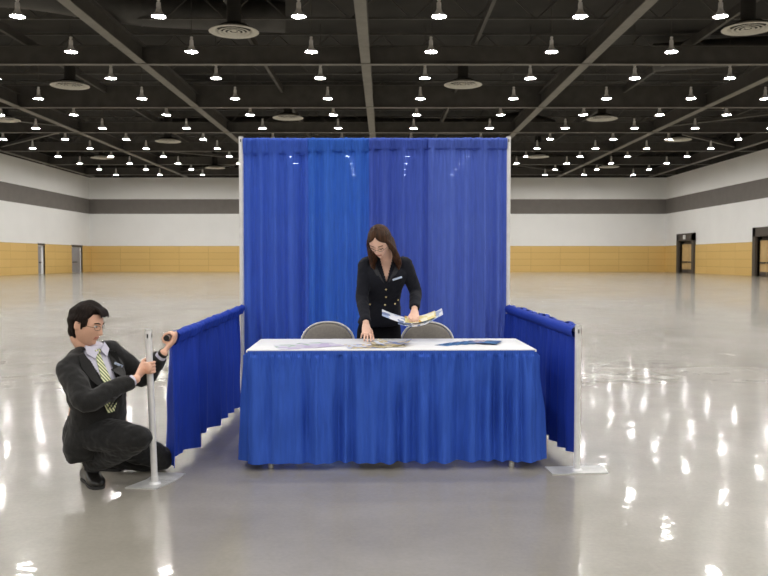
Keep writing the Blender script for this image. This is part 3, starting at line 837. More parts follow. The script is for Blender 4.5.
def grip(bm, c, axis, e1, e2, R, wrist, side=1, lens=(1.0, 1.08, 1.0, .82), a_end=3.9, thumb_dir=1, gap=.0185, scale=1.0):
    """hand closed around a bar: axis from the little finger to the index finger, e1 from the bar to the palm"""
    c = V(c); axis = V(axis).normalized(); e1 = V(e1); e1 = (e1 - axis * e1.dot(axis)).normalized()
    e2 = V(e2); e2 = (e2 - axis * e2.dot(axis) - e1 * e2.dot(e1)).normalized()
    pos = lambda th, rr, s: c + axis * s + e1 * (rr * math.cos(th)) + e2 * (rr * math.sin(th))
    for i in range(4):
        s = (1.5 - i) * gap; L = lens[i]
        finger(bm, [pos(-.35, R + .020, s * .85), pos(.55, R + .022, s), pos(1.25, R + .017, s), pos(2.0, R + .0105, s), pos(2.7 * L ** .5, R + .009, s), pos(a_end * L ** .7 * .88, R + .008, s)])
    # palm
    pc = pos(-.15, R + .017, 0)
    tube(bm, [V(wrist), V(wrist) * .45 + pos(-.9, R + .022, -.004) * .55, pos(-.35, R + .019, 0), pos(.45, R + .02, 0)], [.026, .033, .038, .034], n=16, k=4, side=axis, flat=.46, round_end=True)
    # thumb leaves the side of the palm near its base and closes the other way
    finger(bm, [V(wrist) * .5 + pos(-.9, R + .02, .012) * .5, pos(-.95, R + .020, .03), pos(-1.3, R + .014, .042), pos(-2.0, R + .010, .046), pos(-2.7, R + .009, .040)], .0125, .0085)

def person_man():
    F = V((.76, -.63, -.12)).normalized()      # chest direction
    Rv = V((-.60, -.74, -.10)); Rv = (Rv - F * Rv.dot(F)).normalized()   # towards his right shoulder
    dY = -.03
    neck = at(93, 350, 4.74); head = at(86.5, 324, 4.71)
    shR = at(68.5, 369, 4.60); shL = at(110, 351, 4.84)
    elR = at(86, 402, 4.45); wrR = at(136, 379, 4.66)
    elL = at(143, 378, 5.0); wrL = at(163.5, 353, 4.93)
    hipR = at(88, 432, 4.69); hipL = at(98, 432, 4.86)
    knR = at(139, 438, 4.55); anR = at(94, 462, 4.80)
    knL = ground(171, 467, .0); knL = V((knL.x - .03, knL.y - .08, .075)); anL = V((hipL.x + .03, 5.10, .075))
    heel = V((-1.80, 4.90, .0)); toe = V((-1.665, 4.72, .0))
    hf = V((.955, -.22, -.27)); HM = frame(head, hf, (.2, -.03, 1), 1.0)
    root_loc = V((head.x, 4.78, 0))
    # --- body, one continuous figure
    bm = bmesh.new()
    head_shape(bm, HM)
    for s in (-1, 1):  # ears
        e = HM @ V((s * .076, -.012, -.004)); rr = HM.to_3x3() @ Matrix.Rotation(s * .3, 3, 'Z')
        ellipsoid(bm, e, (.007, .017, .031), rr, 14, 10)
    tube(bm, [HM @ V((0, -.025, -.04)), HM @ V((0, -.03, -.09)), neck + V((-.02, .02, -.02)), neck + V((-.03, .03, -.1))], [.050, .046, .052, .07], n=20, k=4)
    t_rings = [(neck + V((-.01, .01, .0)), .07, .062), ((shR + shL) / 2 + V((0, 0, -.02)), .14, .07), (at(93, 378, 4.72), .155, .10), (at(95, 403, 4.74), .145, .10), (at(94, 430, 4.78), .165, .13), (at(94, 440, 4.78), .12, .09)]
    loft(bm, smoothrings([ring_torso(c, Rv, F, a, b) for c, a, b in t_rings]), True)
    for a_, b_, c_ in ((shR, elR, wrR), (shL, elL, wrL)):
        tube(bm, [a_ * .94 + neck * .06 - V((0, 0, .012)), (a_ + b_) / 2, b_, b_ * .6 + c_ * .4, c_], [.044, .046, .040, .040, .026], n=16, k=3, round_end=True)
    for h_, k_, a_ in ((hipR, knR, anR), (hipL, knL, anL)):
        tube(bm, [h_, (h_ + k_) / 2, k_], [.085, .072, .055], n=18, k=3, round_end=True)
        tube(bm, [k_, k_ * .6 + a_ * .4, a_], [.052, .052, .036], n=16, k=3, round_end=True)
    tube(bm, [anR, anR * .3 + heel * .6 + toe * .1 + V((0, 0, .035)), toe * .8 + heel * .2 + V((0, 0, .032))], [.033, .026, .020], n=14, k=3, round_end=True)
    tube(bm, [anL, anL + V((-.10, .02, .0)), anL + V((-.16, .02, -.03))], [.035, .036, .024], n=14, k=3, round_end=True)
    # right hand round the upright, left hand round the rod's end
    k_ = .695 / .915; post = FL + V((-.03 * k_, 0, .695)); ax = V((-.033, 0, 1))
    grip(bm, post, ax, (-.45, -.9, 0), (.9, -.45, 0), .019, wrR)
    d = (RS - RE).normalized(); rc = RE + d * .048
    grip(bm, rc, (-d), (.95, 0, -.35), (.35, 0, .95), .016, wrL, gap=.019)
    me = fuse('person', bm, .0034, 3, .5)
    body = obj('person', me, [M['skin_m'], M['lips']], None, True, loc=root_loc)
    tag(body, 'kneeling man in a charcoal suit and glasses assembling the silver post at left', 'person')
    inv = HM.inverted()
    off = root_loc
    for f in body.data.polygons:
        p = inv @ (f.center + off)
        if abs(p.x) < .023 and -.068 < p.z < -.050 and p.y > .07: f.material_index = 1
    # eyes, brows
    for s in (-1, 1):
        bm = bmesh.new(); ellipsoid(bm, HM @ V((s * .031, .0785, .010)), (.013, .009, .0065), HM.to_3x3(), 14, 8); ey = obj('eye', bm, M['eyewhite'], body)
        bm = bmesh.new(); ellipsoid(bm, HM @ V((s * .031, .0845, .008)), (.005, .004, .005), HM.to_3x3(), 10, 8); obj('iris', bm, M['iris'], ey)
        bm = bmesh.new(); tube(bm, [HM @ V((s * .014, .093, .026)), HM @ V((s * .031, .0905, .031)), HM @ V((s * .05, .077, .027))], [.003, .0035, .002], n=8, k=4); obj('eyebrow', bm, M['hair_m'], body)
    # hair: short, side-swept, with a lock over the forehead
    def th(p, az, el):
        a = abs((az + PI) % (2 * PI) - PI)      # 0 front
        line = .076 if a < .75 else .076 - (a - .75) * .09    # hairline height by direction
        if a > 1.05: line = min(line, .005 - (a - 1.05) * .06)
        if a > 1.9: line = -.088
        if 1.30 < a < 1.85: line = .012
        m_ = max(0, min(1, (p.z - line) / .016 + .5))
        t = -.012 + m_ * (.024 + .008 * max(0, p.z / .118))
        t += m_ * (.0025 * math.sin(az * 46 + 9 * noise.noise(p * 22)) + .006 * noise.noise(p * 30 + V((3, 1, 2))))
        return t
    bm = bmesh.new(); head_shape(bm, HM, tfun=th, nu=120, nv=80)
    ellipsoid(bm, HM @ V((0, -.050, -.048)), (.062, .046, .056), HM.to_3x3(), 24, 16)
    for i in range(7):  # forelock
        x = -.035 + .012 * i
        tube(bm, [HM @ V((x * .8, .035, .112)), HM @ V((x, .075, .104)), HM @ V((x + .006, .100, .088)), HM @ V((x + .012, .112, .070 + .004 * (i % 3)))], [.010, .009, .006, .003], n=8, k=4, round_end=True)
    for s in (-1, 1):   # sideburns
        tube(bm, [HM @ V((s * .074, .028, .05)), HM @ V((s * .079, .022, .015)), HM @ V((s * .076, .020, -.018))], [.015, .010, .005], n=10, k=3, round_end=True)
    me = fuse('hair', bm, .0035, 2, .4); obj('hair', me, M['hair_m'], body)
    # glasses
    bm = bmesh.new()
    def lensring(cx): return [HM @ V((cx + .021 * math.cos(q), .104 - .010 * abs(cx + .021 * math.cos(q)) / .03, .004 + .014 * math.sin(q))) for q in [2 * PI * i / 20 for i in range(21)]]
    for s in (-1, 1): tube(bm, lensring(s * .031), .0013, n=6)
    tube(bm, [HM @ V((-.010, .106, .008)), HM @ V((0, .108, .011)), HM @ V((.010, .106, .008))], .0012, n=6, k=3)
    gl = obj('glasses', bm, M['glassframe'], body)
    for s in (-1, 1):
        bm = bmesh.new(); tube(bm, [HM @ V((s * .052, .094, .008)), HM @ V((s * .079, .06, .008)), HM @ V((s * .082, -.005, .010))], .0016, n=6, k=2); obj('temple_arm', bm, M['glassframe'], gl)
    # shirt (collar and front), tie
    bm = bmesh.new()
    s_rings = [(neck + V((-.012, .012, .035)), .062, .062), (neck + V((-.008, .008, -.004)), .074, .068), ((shR + shL) / 2 + V((0, 0, -.015)), .135, .088), (at(94, 378, 4.71), .172, .122), (at(97, 403, 4.72), .130, .085), (at(97, 425, 4.76), .13, .085)]
    loft(bm, smoothrings([ring_torso(c, Rv, F, a, b) for c, a, b in s_rings[:3]] + [ring_torso(c, Rv, F, a, b, bf=.118) for c, a, b in s_rings[3:]]), True)
    for e_, w_ in ((elR, wrR), (elL, wrL)):
        d_ = (w_ - e_).normalized(); tube(bm, [w_ - d_ * .11, w_ - d_ * .055, w_ - d_ * .014], [.034, .034, .033], n=18)
    me = fuse('shirt', bm, .005, 3); obj('shirt', me, M['shirt'], body)
    sh = body.children[-1]
    Ff = lambda a, b, c: c + Rv * a + F * b
    nk = neck + V((-.008, .008, .012))
    for s in (-1, 1):   # collar wings
        bm = bmesh.new()
        o_ = [Ff(s * .060, .028, nk + V((0, 0, .030))), Ff(s * .030, .066, nk + V((0, 0, .018))), Ff(s * .006, .080, nk + V((0, 0, .000))), Ff(s * .038, .092, nk + V((0, 0, -.040))), Ff(s * .072, .060, nk + V((0, 0, -.008)))]
        vs = [bm.verts.new(p) for p in o_]; f = bm.faces.new(vs); r_ = bmesh.ops.extrude_face_region(bm, geom=[f]); bmesh.ops.translate(bm, verts=[v for v in r_['geom'] if isinstance(v, bmesh.types.BMVert)], vec=F * .005 + V((0, 0, .002)))
        obj('collar', bm, M['shirt'], sh)
    # jacket
    bm = bmesh.new()
    j_rings = [(neck + V((-.018, .018, .014)), .084, .076, .070), ((shR + shL) / 2 + V((-.006, .006, .012)), .160, .096, .092), (at(93, 368, 4.72), .182, .110, .112), (at(95, 384, 4.70), .180, .112, .130), (at(98, 405, 4.72), .160, .108, .130),
               (at(96, 428, 4.75), .172, .124, .128), (at(94, 442, 4.76), .176, .135, .105), (at(95, 449, 4.775), .172, .122, .085), (at(94.5, 455, 4.78), .170, .122, .070)]
    loft(bm, smoothrings([ring_torso(c, Rv, F, a, b, bf=bf) for c, a, b, bf in j_rings]), True)
    for a_, e_, w_ in ((shR, elR, wrR), (shL, elL, wrL)):
        d_ = (w_ - e_).normalized()
        tube(bm, [a_ * .85 + neck * .15, a_ + V((0, 0, -.01)), (a_ + e_) / 2, e_, e_ * .55 + w_ * .45, w_ - d_ * .035], [.060, .070, .066, .060, .055, .047], n=22, k=4, round_end=False)
    for s, a_ in ((1, shR), (-1, shL)):   # shoulder line
        tube(bm, [neck + Rv * (s * .055) + V((-.02, .015, .000)), neck * .5 + a_ * .5 + V((-.012, .006, .006)), a_ + V((0, 0, -.004))], [.040, .056, .070], n=20, k=4, round_end=True)
    me = fuse('jacket', bm, .006, 5)
    displace(me, lambda p: .0065 * noise.noise(V((p.x * 14, p.y * 14, p.z * 22))) + .003 * noise.noise(p * 34) )
    # open the front: V of the lapels, then a slit widening to the hem
    vtop = neck; button = at(124, 418, 4.66)
    def vtest(c, n_):
        q = c - (neck + V((0, 0, -.0)));
        if n_.dot(F) < .12: return False
        x = q.dot(Rv); z = c.z
        zt_, zb = neck.z + .02, .47
        if z > zt_ + .03 or z < zb: return z > zt_ + .0 and abs(x) < .055 and .0 < q.dot(F) < .16
        w = .070 * (z - zb) / (zt_ - zb) + .006
        return abs(x - .008) < w and .02 < q.dot(F) < .20
    cut(me, vtest)
    jk = obj('jacket', me, M['suit_m'], body)
    from mathutils.bvhtree import BVHTree
    def surf_pts(o, line, lift):
        """lay points on the outer side of a garment (cast from in front along -F)"""
        bvh = BVHTree.FromPolygons([v.co + root_loc for v in o.data.vertices], [p.vertices for p in o.data.polygons])
        out = []
        for (x, z) in line:
            org = neck + Rv * x + F * .6; org.z = z
            hit = bvh.ray_cast(org, V((-F.x, -F.y, 0)).normalized())
            out.append((hit[0] if hit[0] is not None else neck + Rv * x) + F * lift)
        return out
    # tie
    def ribbon(bm, pts, widths, dirv, th=.004):
        rings = []
        for p, w in zip(pts, widths):
            rings.append([p - dirv * w, p - dirv * w + F * th, p + F * (th * 1.6), p + dirv * w + F * th, p + dirv * w])
        loft(bm, rings, True)
    zt_ = neck.z - .005
    line = [(.008, zt_ - .005), (.008, zt_ - .05), (.008, zt_ - .11), (.006, zt_ - .17), (.002, zt_ - .23), (-.002, zt_ - .29), (-.006, zt_ - .335)]
    pts_ = surf_pts(sh, line, .004)
    pts_ = [p + F * max(0, (.0 if i < 4 else .018)) for i, p in enumerate(pts_)]
    bm = bmesh.new(); ribbon(bm, pts_, [.013, .018, .024, .030, .034, .037, .020], Rv)
    te = obj('tie', bm, M['tie'], body)
    bm = bmesh.new(); kp = pts_[0] + F * .004; loft(bm, [ring_torso(kp + V((0, 0, dz)), Rv, F, a, .009, n=14) for dz, a in ((.020, .020), (.008, .019), (-.012, .013), (-.018, .010))], True); obj('tie_knot', bm, M['tie'], te)
    # lapels
    for s in (-1, 1):
        zb = .48; H_ = neck.z + .02 - zb
        line_in = [(s * (.070 * k + .004) + .008, zb + H_ * k) for k in (0, .25, .5, .75, .93)]
        line_out = [(s * (.070 * k + .004 + wv) + .008, zb + H_ * k - dz) for k, wv, dz in ((0, .006, 0), (.25, .034, .0), (.5, .052, .0), (.68, .066, .0), (.93, .05, .01))]
        a_ = surf_pts(jk, [(x + s * .006, z) for x, z in line_in], .004); b_ = surf_pts(jk, line_out, .005)
        bm = bmesh.new()
        loft(bm, [[p, p + F * .005, (p + q) / 2 + F * .008, q + F * .006, q] for p, q in zip(a_, b_)], True)
        obj('lapel', bm, M['suit_m'], jk)
    # badge on the chest, buttons
    bp_ = surf_pts(jk, [(-.095, neck.z - .085)], .004)[0]
    bm = bmesh.new(); box(bm, (-.030, -.002, -.007), (.030, .003, .007), bev=.001); Rm = frame(bp_, F, (0, 0, 1)).to_3x3() @ Matrix.Rotation(-.45, 3, 'Y')
    bmesh.ops.rotate(bm, verts=bm.verts, cent=(0, 0, 0), matrix=Rm); bmesh.ops.translate(bm, verts=bm.verts, vec=bp_); obj('name_badge', bm, M['badge'], jk)
    # trousers
    bm = bmesh.new()
    loft(bm, smoothrings([ring_torso(c, Rv, F, a, b) for c, a, b in ((at(95, 412, 4.74), .15, .11), (at(94, 430, 4.78), .175, .14), (at(93, 444, 4.80), .16, .13))]), True)
    for h_, k2, a_ in ((hipR, knR, anR), (hipL, knL, anL)):
        tube(bm, [h_, (h_ + k2) / 2 + V((0, 0, -.005)), k2], [.105, .094, .072], n=22, k=4, round_end=True)
        d_ = (a_ - k2).normalized()
        tube(bm, [k2, k2 * .6 + a_ * .4, a_ + d_ * (.035 if a_ is anR else -.02)], [.070, .080, .060], n=20, k=4, round_end=(a_ is anL))
    me = fuse('trousers', bm, .006, 4)
    displace(me, lambda p: .007 * noise.noise(V((p.x * 16, p.y * 16, p.z * 30))) + .003 * noise.noise(p * 45))
    for v in me.vertices: v.co.z = max(v.co.z, .004)
    obj('trousers', me, M['trouser_m'], body)
    # shoes and sock
    def shoe(hl, te_, tilt=0):
        d_ = (te_ - hl); L = d_.length; d_.normalize(); s_ = V((0, 0, 1)).cross(d_).normalized()
        bm = bmesh.new(); rings = []
        for t, w, h, zc in ((-.02, .020, .02, .035), (.0, .034, .066, .0), (.18, .038, .095, 0), (.34, .040, .105, 0), (.5, .043, .085, 0), (.68, .049, .062, 0), (.85, .047, .050, 0), (.96, .034, .038, 0), (1.02, .012, .022, .004)):
            c = hl + d_ * (L * t); ring = []
            for i in range(20):
                q = 2 * PI * i / 20; ca, sa = math.cos(q), math.sin(q)
                ring.append(c + s_ * (w * math.copysign(abs(ca) ** .8, ca)) + V((0, 0, .012 + zc + h * (.5 + .5 * math.copysign(abs(sa) ** .7, sa)) * .95)))
            rings.append(ring)
        loft(bm, smoothrings(rings, 3), True)
        so = bmesh.new(); out = []
        for t, w in ((-.03, .02), (0, .031), (.2, .034), (.4, .034), (.6, .043), (.85, .046), (.98, .032), (1.03, .012)):
            c = hl + d_ * (L * t); out.append([c - s_ * w + V((0, 0, .001)), c + s_ * w + V((0, 0, .001)), c + s_ * w * .98 + V((0, 0, .016)), c - s_ * w * .98 + V((0, 0, .016))])
        loft(so, out, True)
        sho = obj('shoe', bm, M['leather'], body); obj('sole', so, M['sole'], sho)
        lc = bmesh.new()
        for k in range(4):
            c = hl + d_ * (L * (.42 + .07 * k)); h = .090 - .009 * k
            tube(lc, [c - s_ * .020 + V((0, 0, h - .004)), c + V((0, 0, h + .006)), c + s_ * .020 + d_ * .008 + V((0, 0, h - .004))], .0022, n=6, k=3)
        obj('laces', lc, M['darkplastic'], sho)
    shoe(heel, toe + (toe - heel) * .16, 0)
    shoe(anL + V((.02, .02, -.075)), anL + V((-.22, .04, -.075)))
    bm = bmesh.new(); tube(bm, [anR + V((0, 0, .02)), anR * .5 + (heel * .65 + toe * .35) * .5 + V((0, 0, .035)), heel * .65 + toe * .35 + V((0, 0, .075))], [.046, .044, .036], n=18, k=3, round_end=True); obj('sock', bm, M['darkplastic'], body)
    # wrist watch
    d_ = (wrL - elL).normalized(); c = wrL - d_ * .006
    bm = bmesh.new(); tube(bm, [c - d_ * .009, c + d_ * .009], .031, n=22); wt = obj('watch_strap', bm, M['leather'], body)
    return body
man = person_man()

def person_woman():
    neck = at(386, 254, 6.02); head = at(380.0, 241.0, 5.84)
    shR = at(366, 264, 6.06); shL = at(405, 264, 6.04)
    elR = at(362, 298, 6.00); wrR = at(366, 323, 5.80)
    elL = at(415.5, 292, 6.07); wrL = at(414.5, 309, 5.86)
    F = V((-.05, -.96, -.26)).normalized(); Rv = V((-1, .05, 0)); Rv = (Rv - F * Rv.dot(F)).normalized()
    hips = at(379, 330, 6.28)
    hf = V((-.24, -.66, -.70)); HM = frame(head, hf, (-.16, -.5, 1.0), .98)
    root_loc = V((hips.x, 6.3, 0))
    chest = at(386, 276, 6.07); waist = at(383, 300, 6.17)
    bm = bmesh.new(); head_shape(bm, HM, True)
    for s in (-1, 1):
        e = HM @ V((s * .075, -.010, -.002)); ellipsoid(bm, e, (.006, .015, .027), HM.to_3x3() @ Matrix.Rotation(s * .3, 3, 'Z'), 14, 10)
    tube(bm, [HM @ V((0, -.03, -.03)), HM @ V((0, -.04, -.085)), neck + V((0, 0, .0)), neck + V((0, .06, -.06))], [.048, .046, .052, .06], n=20, k=4)
    sc = (shR + shL) / 2
    t_r = [(neck + V((0, .02, -.005)), .062, .052), (sc + V((0, .02, .01)), .15, .075), (chest, .145, .104), (waist, .115, .085), (hips, .155, .105), (hips - V((0, 0, .08)), .14, .10)]
    loft(bm, smoothrings([ring_torso(c, Rv, F, a, b) for c, a, b in t_r]), True)
    for a_, e_, w_ in ((shR, elR, wrR), (shL, elL, wrL)):
        tube(bm, [a_, (a_ + e_) / 2, e_, e_ * .6 + w_ * .4, w_], [.045, .040, .034, .034, .021], n=16, k=3, round_end=True)
    feet = []
    for s in (-1, 1):
        h_ = hips + V((s * .08, .02, -.06)); k_ = V((hips.x + s * .08, 6.30, .48)); a_ = V((hips.x + s * .085, 6.36, .09))
        tube(bm, [h_, (h_ + k_) / 2, k_, k_ * .6 + a_ * .4, a_], [.08, .072, .05, .05, .034], n=18, k=3, round_end=True)
        tube(bm, [a_, a_ + V((0, -.05, -.045)), a_ + V((s * .01, -.15, -.065))], [.034, .032, .022], n=12, k=3, round_end=True)
        feet.append(a_)
    # right hand: fingers reach down onto the flyers
    tip = ground(371, 341.0, TZ + .010)
    k0 = at(366.5, 332.5, 5.735)
    tube(bm, [wrR, wrR * .5 + k0 * .5, k0], [.023, .032, .033], n=14, k=3, side=(1, .25, 0), flat=.45, round_end=True)
    fx = V((1, .22, 0)).normalized()
    tips = [tip + V((0, 0, 0)), ground(367.5, 341.2, TZ + .010), ground(364.2, 340.4, TZ + .012), at(361.0, 337.6, 5.71)]
    for i in range(4):
        b_ = k0 + fx * (.026 - .0175 * i); b_.z -= .004
        m1 = b_ * .62 + tips[i] * .38 + V((.0, -.030, .012)); m2 = b_ * .28 + tips[i] * .72 + V((0, -.020, .004))
        finger(bm, [b_ + V((0, .02, .03)), b_ + V((0, -.008, 0)), m1, m2, tips[i]], .0082, .0062)
    finger(bm, [wrR * .6 + k0 * .4 + fx * .015, k0 * .8 + wrR * .2 + fx * .034 + V((0, .006, 0)), k0 + fx * .042 + V((0, .01, -.016)), tip + V((.018, .012, .010))], .011, .0075)
    # left hand: fingers below the held papers, thumb on top
    hp = at(414.5, 317.5, 5.76)
    tube(bm, [wrL, wrL * .5 + hp * .5 + V((0, 0, .004)), hp + V((0, 0, .006))], [.022, .031, .032], n=14, k=3, side=(1, 0, 0), flat=.5, round_end=True)
    for i in range(4):
        b_ = hp + V((-.026 + .0175 * i, 0, .0))
        finger(bm, [b_ + V((0, .02, .012)), b_ + V((0, -.018, .004)), b_ + V((-.004, -.038, -.012)), b_ + V((-.008, -.032, -.030)), b_ + V((-.010, -.010, -.034))], .0082, .0065)
    finger(bm, [wrL * .55 + hp * .45 + V((-.018, 0, 0)), hp + V((-.036, -.004, .008)), hp + V((-.038, -.030, .002)), hp + V((-.030, -.052, -.006))], .011, .0075)
    me = fuse('person', bm, .0032, 3, .5)
    body = obj('person', me, [M['skin_f'], M['lips']], None, True, loc=root_loc)
    tag(body, 'standing woman in a dark buttoned suit leaning over the table holding papers', 'person')
    inv = HM.inverted()
    for f in body.data.polygons:
        p = inv @ (f.center + root_loc)
        if abs(p.x) < .021 and -.067 < p.z < -.050 and p.y > .07: f.material_index = 1
    for s in (-1, 1):
        bm = bmesh.new(); tube(bm, [HM @ V((s * .018, .0855, .004)), HM @ V((s * .031, .0865, .000)), HM @ V((s * .045, .078, .004))], .0022, n=8, k=4); obj('eyelash', bm, M['iris'], body)
        bm = bmesh.new(); tube(bm, [HM @ V((s * .015, .090, .025)), HM @ V((s * .031, .088, .030)), HM @ V((s * .048, .076, .026))], .0022, n=8, k=4); obj('eyebrow', bm, M['hair_f'], body)
    def th(p, az, el):
        a = abs((az + PI) % (2 * PI) - PI)
        line = .090 - a * .062 if a < 1.0 else .028 - (a - 1.0) * .12
        if a > 1.7: line = -.09
        m_ = max(0, min(1, (p.z - line) / .014 + .5))
        part = .012 * math.exp(-(p.x / .005) ** 2) if p.z > .04 and dyf(az) > -.2 else 0
        return -.012 + m_ * (.021 + .003 * max(0, p.z / .118)) + m_ * (.002 * math.sin(az * 60 + 6 * noise.noise(p * 20))) - part * m_
    def dyf(az): return math.cos(az)
    bm = bmesh.new(); head_shape(bm, HM, True, 120, 80, th)
    # long locks falling to both shoulders
    for s in (-1, 1):
        for i in range(5):
            y0 = .030 - .017 * i
            st = HM @ V((s * (.066 - .004 * i), y0 + .01, .045 - .006 * i)); mid = HM @ V((s * (.084 - .003 * i), y0 - .004, -.025))
            sh_ = shR if s > 0 else shL
            # HM x axis: + is the figure's right side in front view
            side_x = (HM.to_3x3() @ V((1, 0, 0))).x * s
            sh_ = shR if side_x < 0 else shL
            endp = (sh_ * (.70 - .04 * i) + neck * (.30 + .04 * i)) + V((0, -.095 + .018 * i, -.012 - .010 * (i % 3)))
            low = mid * .4 + endp * .6 + V((0, -.012, .012))
            tube(bm, [st, mid, low, endp, endp + V((.004 * (i % 3), -.012, -.035))], [.014, .020, .022, .018, .005], n=9, k=5, round_end=True)
    me = fuse('hair', bm, .0036, 2, .4); obj('hair', me, M['hair_f'], body)
    bm = bmesh.new()
    for s in (-1, 1): tube(bm, [HM @ V((s * .031 + .020 * math.cos(q), .103 - .010 * abs(s * .031 + .020 * math.cos(q)) / .03, -.001 + .012 * math.sin(q))) for q in [2 * PI * i / 20 for i in range(21)]], .0011, n=6)
    tube(bm, [HM @ V((-.011, .102, .003)), HM @ V((0, .105, .006)), HM @ V((.011, .102, .003))], .0011, n=6, k=3)
    gl = obj('glasses', bm, M['glassframe'], body)
    for s in (-1, 1):
        bm = bmesh.new(); tube(bm, [HM @ V((s * .051, .094, .002)), HM @ V((s * .077, .06, .003)), HM @ V((s * .080, -.003, .006))], .0013, n=6, k=2); obj('temple_arm', bm, M['glassframe'], gl)
    # jacket
    bm = bmesh.new()
    j_r = [(neck + V((0, .028, .002)), .070, .060), (sc + V((0, .022, .016)), .150, .088), (at(386, 268, 6.06), .168, .104), (chest, .162, .122), (at(384, 289, 6.12), .138, .108), (waist, .130, .102), (at(381, 313, 6.21), .150, .118), (at(379, 322, 6.24), .165, .125)]
    loft(bm, smoothrings([ring_torso(c, Rv, F, a, b) for c, a, b in j_r]), True)
    for a_, e_, w_ in ((shR, elR, wrR), (shL, elL, wrL)):
        d_ = (w_ - e_).normalized()
        tube(bm, [a_ * .8 + sc * .2, a_ + V((0, 0, -.008)), (a_ + e_) / 2, e_, e_ * .5 + w_ * .5, w_ - d_ * .012], [.052, .060, .052, .047, .042, .037], n=20, k=4)
    me = fuse('jacket', bm, .005, 5)
    displace(me, lambda p: .0035 * noise.noise(V((p.x * 16, p.y * 16, p.z * 26))) + .0022 * noise.noise(p * 40))
    zb = at(386, 281, 5.95).z; zt_ = neck.z + .02
    cx0 = at(386.5, 275, 5.96).x - neck.x
    def vt(c, n_):
        q = c - neck; x = c.x - neck.x - cx0 * (1 - max(0, min(1, (c.z - zb) / (zt_ - zb))))
        if n_.y > -.05: return False
        if c.z < zb: return False
        w = .056 * (c.z - zb) / (zt_ - zb) + .003
        return abs(x) < w and c.z < zt_ + .03 and q.dot(F) > -.0
    cut(me, vt)
    jk = obj('jacket', me, M['suit_f'], body)
    from mathutils.bvhtree import BVHTree
    bvh = BVHTree.FromPolygons([v.co + root_loc for v in jk.data.vertices], [p.vertices for p in jk.data.polygons])
    def hit(px, py, lift=.003):
        a_ = at(px, py, 5.3); d_ = (at(px, py, 6.5) - a_).normalized(); h = bvh.ray_cast(a_, d_)
        return (h[0] if h[0] is not None else at(px, py, 6.0)) - d_ * lift
    for px, py in ((386, 289.5), (386, 297), (385, 305), (370, 304.5), (395, 304), (398, 300)):
        bm = bmesh.new(); ellipsoid(bm, hit(px, py, .002), (.0075, .004, .0075), None, 12, 8); obj('button', bm, M['brass'], jk)
    bp_ = hit(397.3, 278.5); bm = bmesh.new(); box(bm, (-.036, -.003, -.007), (.036, .002, .007), bev=.001)
    bmesh.ops.rotate(bm, verts=bm.verts, cent=(0, 0, 0), matrix=Matrix.Rotation(-.30, 3, 'Y')); bmesh.ops.translate(bm, verts=bm.verts, vec=bp_); obj('name_badge', bm, M['badge'], jk)
    for s in (-1, 1):   # lapels
        inn = [(386 + s * w, y) for w, y in ((.8, 283), (4.0, 276), (7.5, 268), (9.5, 261))]; ou = [(386 + s * w, y) for w, y in ((1.6, 283), (9.5, 275), (14.5, 267), (14.0, 260))]
        a_ = [hit(x + s * 1.0, y, .002) for x, y in inn]; b_ = [hit(x, y, .003) for x, y in ou]
        bm = bmesh.new(); loft(bm, [[p, p + F * .004, (p + q) / 2 + F * .007, q + F * .004, q] for p, q in zip(a_, b_)], True); obj('lapel', bm, M['lapel_f'], jk)
    # trousers
    bm = bmesh.new()
    loft(bm, smoothrings([ring_torso(c, Rv, V((0, -1, 0)), a, b) for c, a, b in ((at(381, 310, 6.20), .128, .096), (hips, .168, .118), (hips - V((0, 0, .12)), .165, .11))]), True)
    for s in (-1, 1):
        h_ = hips + V((s * .08, .02, -.06)); k_ = V((hips.x + s * .082, 6.30, .48)); a_ = V((hips.x + s * .087, 6.35, .05))
        tube(bm, [h_, (h_ + k_) / 2, k_, a_], [.094, .088, .072, .085], n=20, k=4)
    me = fuse('trousers', bm, .006, 4); obj('trousers', me, M['trouser_f'], body)
    for a_ in feet:
        bm = bmesh.new(); rings = []
        for dy, w, h in ((.045, .018, .04), (.03, .028, .06), (-.02, .03, .062), (-.08, .034, .045), (-.14, .036, .034), (-.185, .018, .022)):
            c = V((a_.x, a_.y + dy, 0)); rings.append([c + V((w * math.cos(q), 0, .004 + h * (.5 + .5 * math.sin(q)))) for q in [2 * PI * i / 16 for i in range(16)]])
        loft(bm, smoothrings(rings, 3), True); obj('shoe', bm, M['leather'], body)
    return body
woman = person_woman()

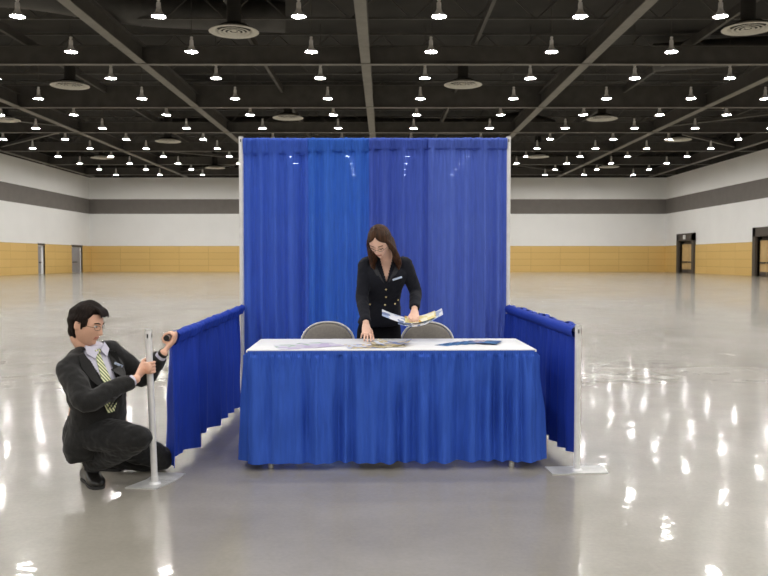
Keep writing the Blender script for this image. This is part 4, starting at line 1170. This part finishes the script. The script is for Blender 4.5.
# papers in her hand: two curved leaflets --------------------------------
def held(name, cols, depth, m, label, dz=0, dy=0, thick=.0012):
    """cols: (px,py) of the near edge from left to right at distance 5.70; sheet runs back by depth"""
    pts = cat_rom([at(px, py, 5.70 + dy) + V((0, 0, dz)) for px, py in cols], 5)
    bm = bmesh.new(); back = V((.0, depth, .035)); n = 8; G_ = []
    for s in (0, 1):
        G_.append([[bm.verts.new(p + back * (j / n) + V((0, 0, -thick * s + .008 * math.sin(PI * j / n)))) for j in range(n + 1)] for p in pts])
    A_, B_ = G_
    for i in range(len(pts) - 1):
        for j in range(n):
            bm.faces.new([A_[i][j], A_[i + 1][j], A_[i + 1][j + 1], A_[i][j + 1]]); bm.faces.new([B_[i][j], B_[i][j + 1], B_[i + 1][j + 1], B_[i + 1][j]])
        bm.faces.new([A_[i][0], B_[i][0], B_[i + 1][0], A_[i + 1][0]]); bm.faces.new([A_[i][n], A_[i + 1][n], B_[i + 1][n], B_[i][n]])
    for i in (0, -1):
        for j in range(n): bm.faces.new([A_[i][j], A_[i][j + 1], B_[i][j + 1], B_[i][j]])
    o = obj(name, bm, m, None, True, loc=pts[0]); tag(o, label, 'brochure', 'leaflets held by the woman')
held('brochure', [(382, 315.5), (392, 319.5), (403, 323.0), (413, 324.3)], .15, M['print_held'], 'white and blue leaflet drooping left from the standing woman\'s hand')
held('brochure', [(398, 323.2), (412, 325.6), (425, 323.5), (436, 317.5), (443, 313.6)], .15, M['print_held'], 'white leaflet curling up to the right of the standing woman\'s hand', dz=-.006)
held('brochure', [(405, 322.6), (415, 323.4), (426, 321.0), (436, 317.3)], .13, M['print_yellow'], 'yellowish leaflet on top, under the standing woman\'s thumb', dz=.004, dy=.01)

# ================================================================== WORLD, CAMERA
w = bpy.data.worlds.new('world'); scene.world = w; w.use_nodes = True
w.node_tree.nodes['Background'].inputs[0].default_value = (0.02, 0.02, 0.02, 1)
cam = bpy.data.cameras.new('camera'); co = bpy.data.objects.new('camera', cam); COL.objects.link(co)
cam.sensor_width = 36; cam.lens = FOC / 768 * 36; cam.clip_end = 300
co.location = (0, 0, EYE); co.rotation_euler = (PI / 2 - TH, 0, 0)
cam.dof.use_dof = True; cam.dof.focus_distance = 5.6; cam.dof.aperture_fstop = 6.3
scene.camera = co
vs = scene.view_settings; vs.view_transform = 'Standard'; vs.look = 'None'; vs.gamma = 1; vs.exposure = 0.5
vs.use_curve_mapping = False
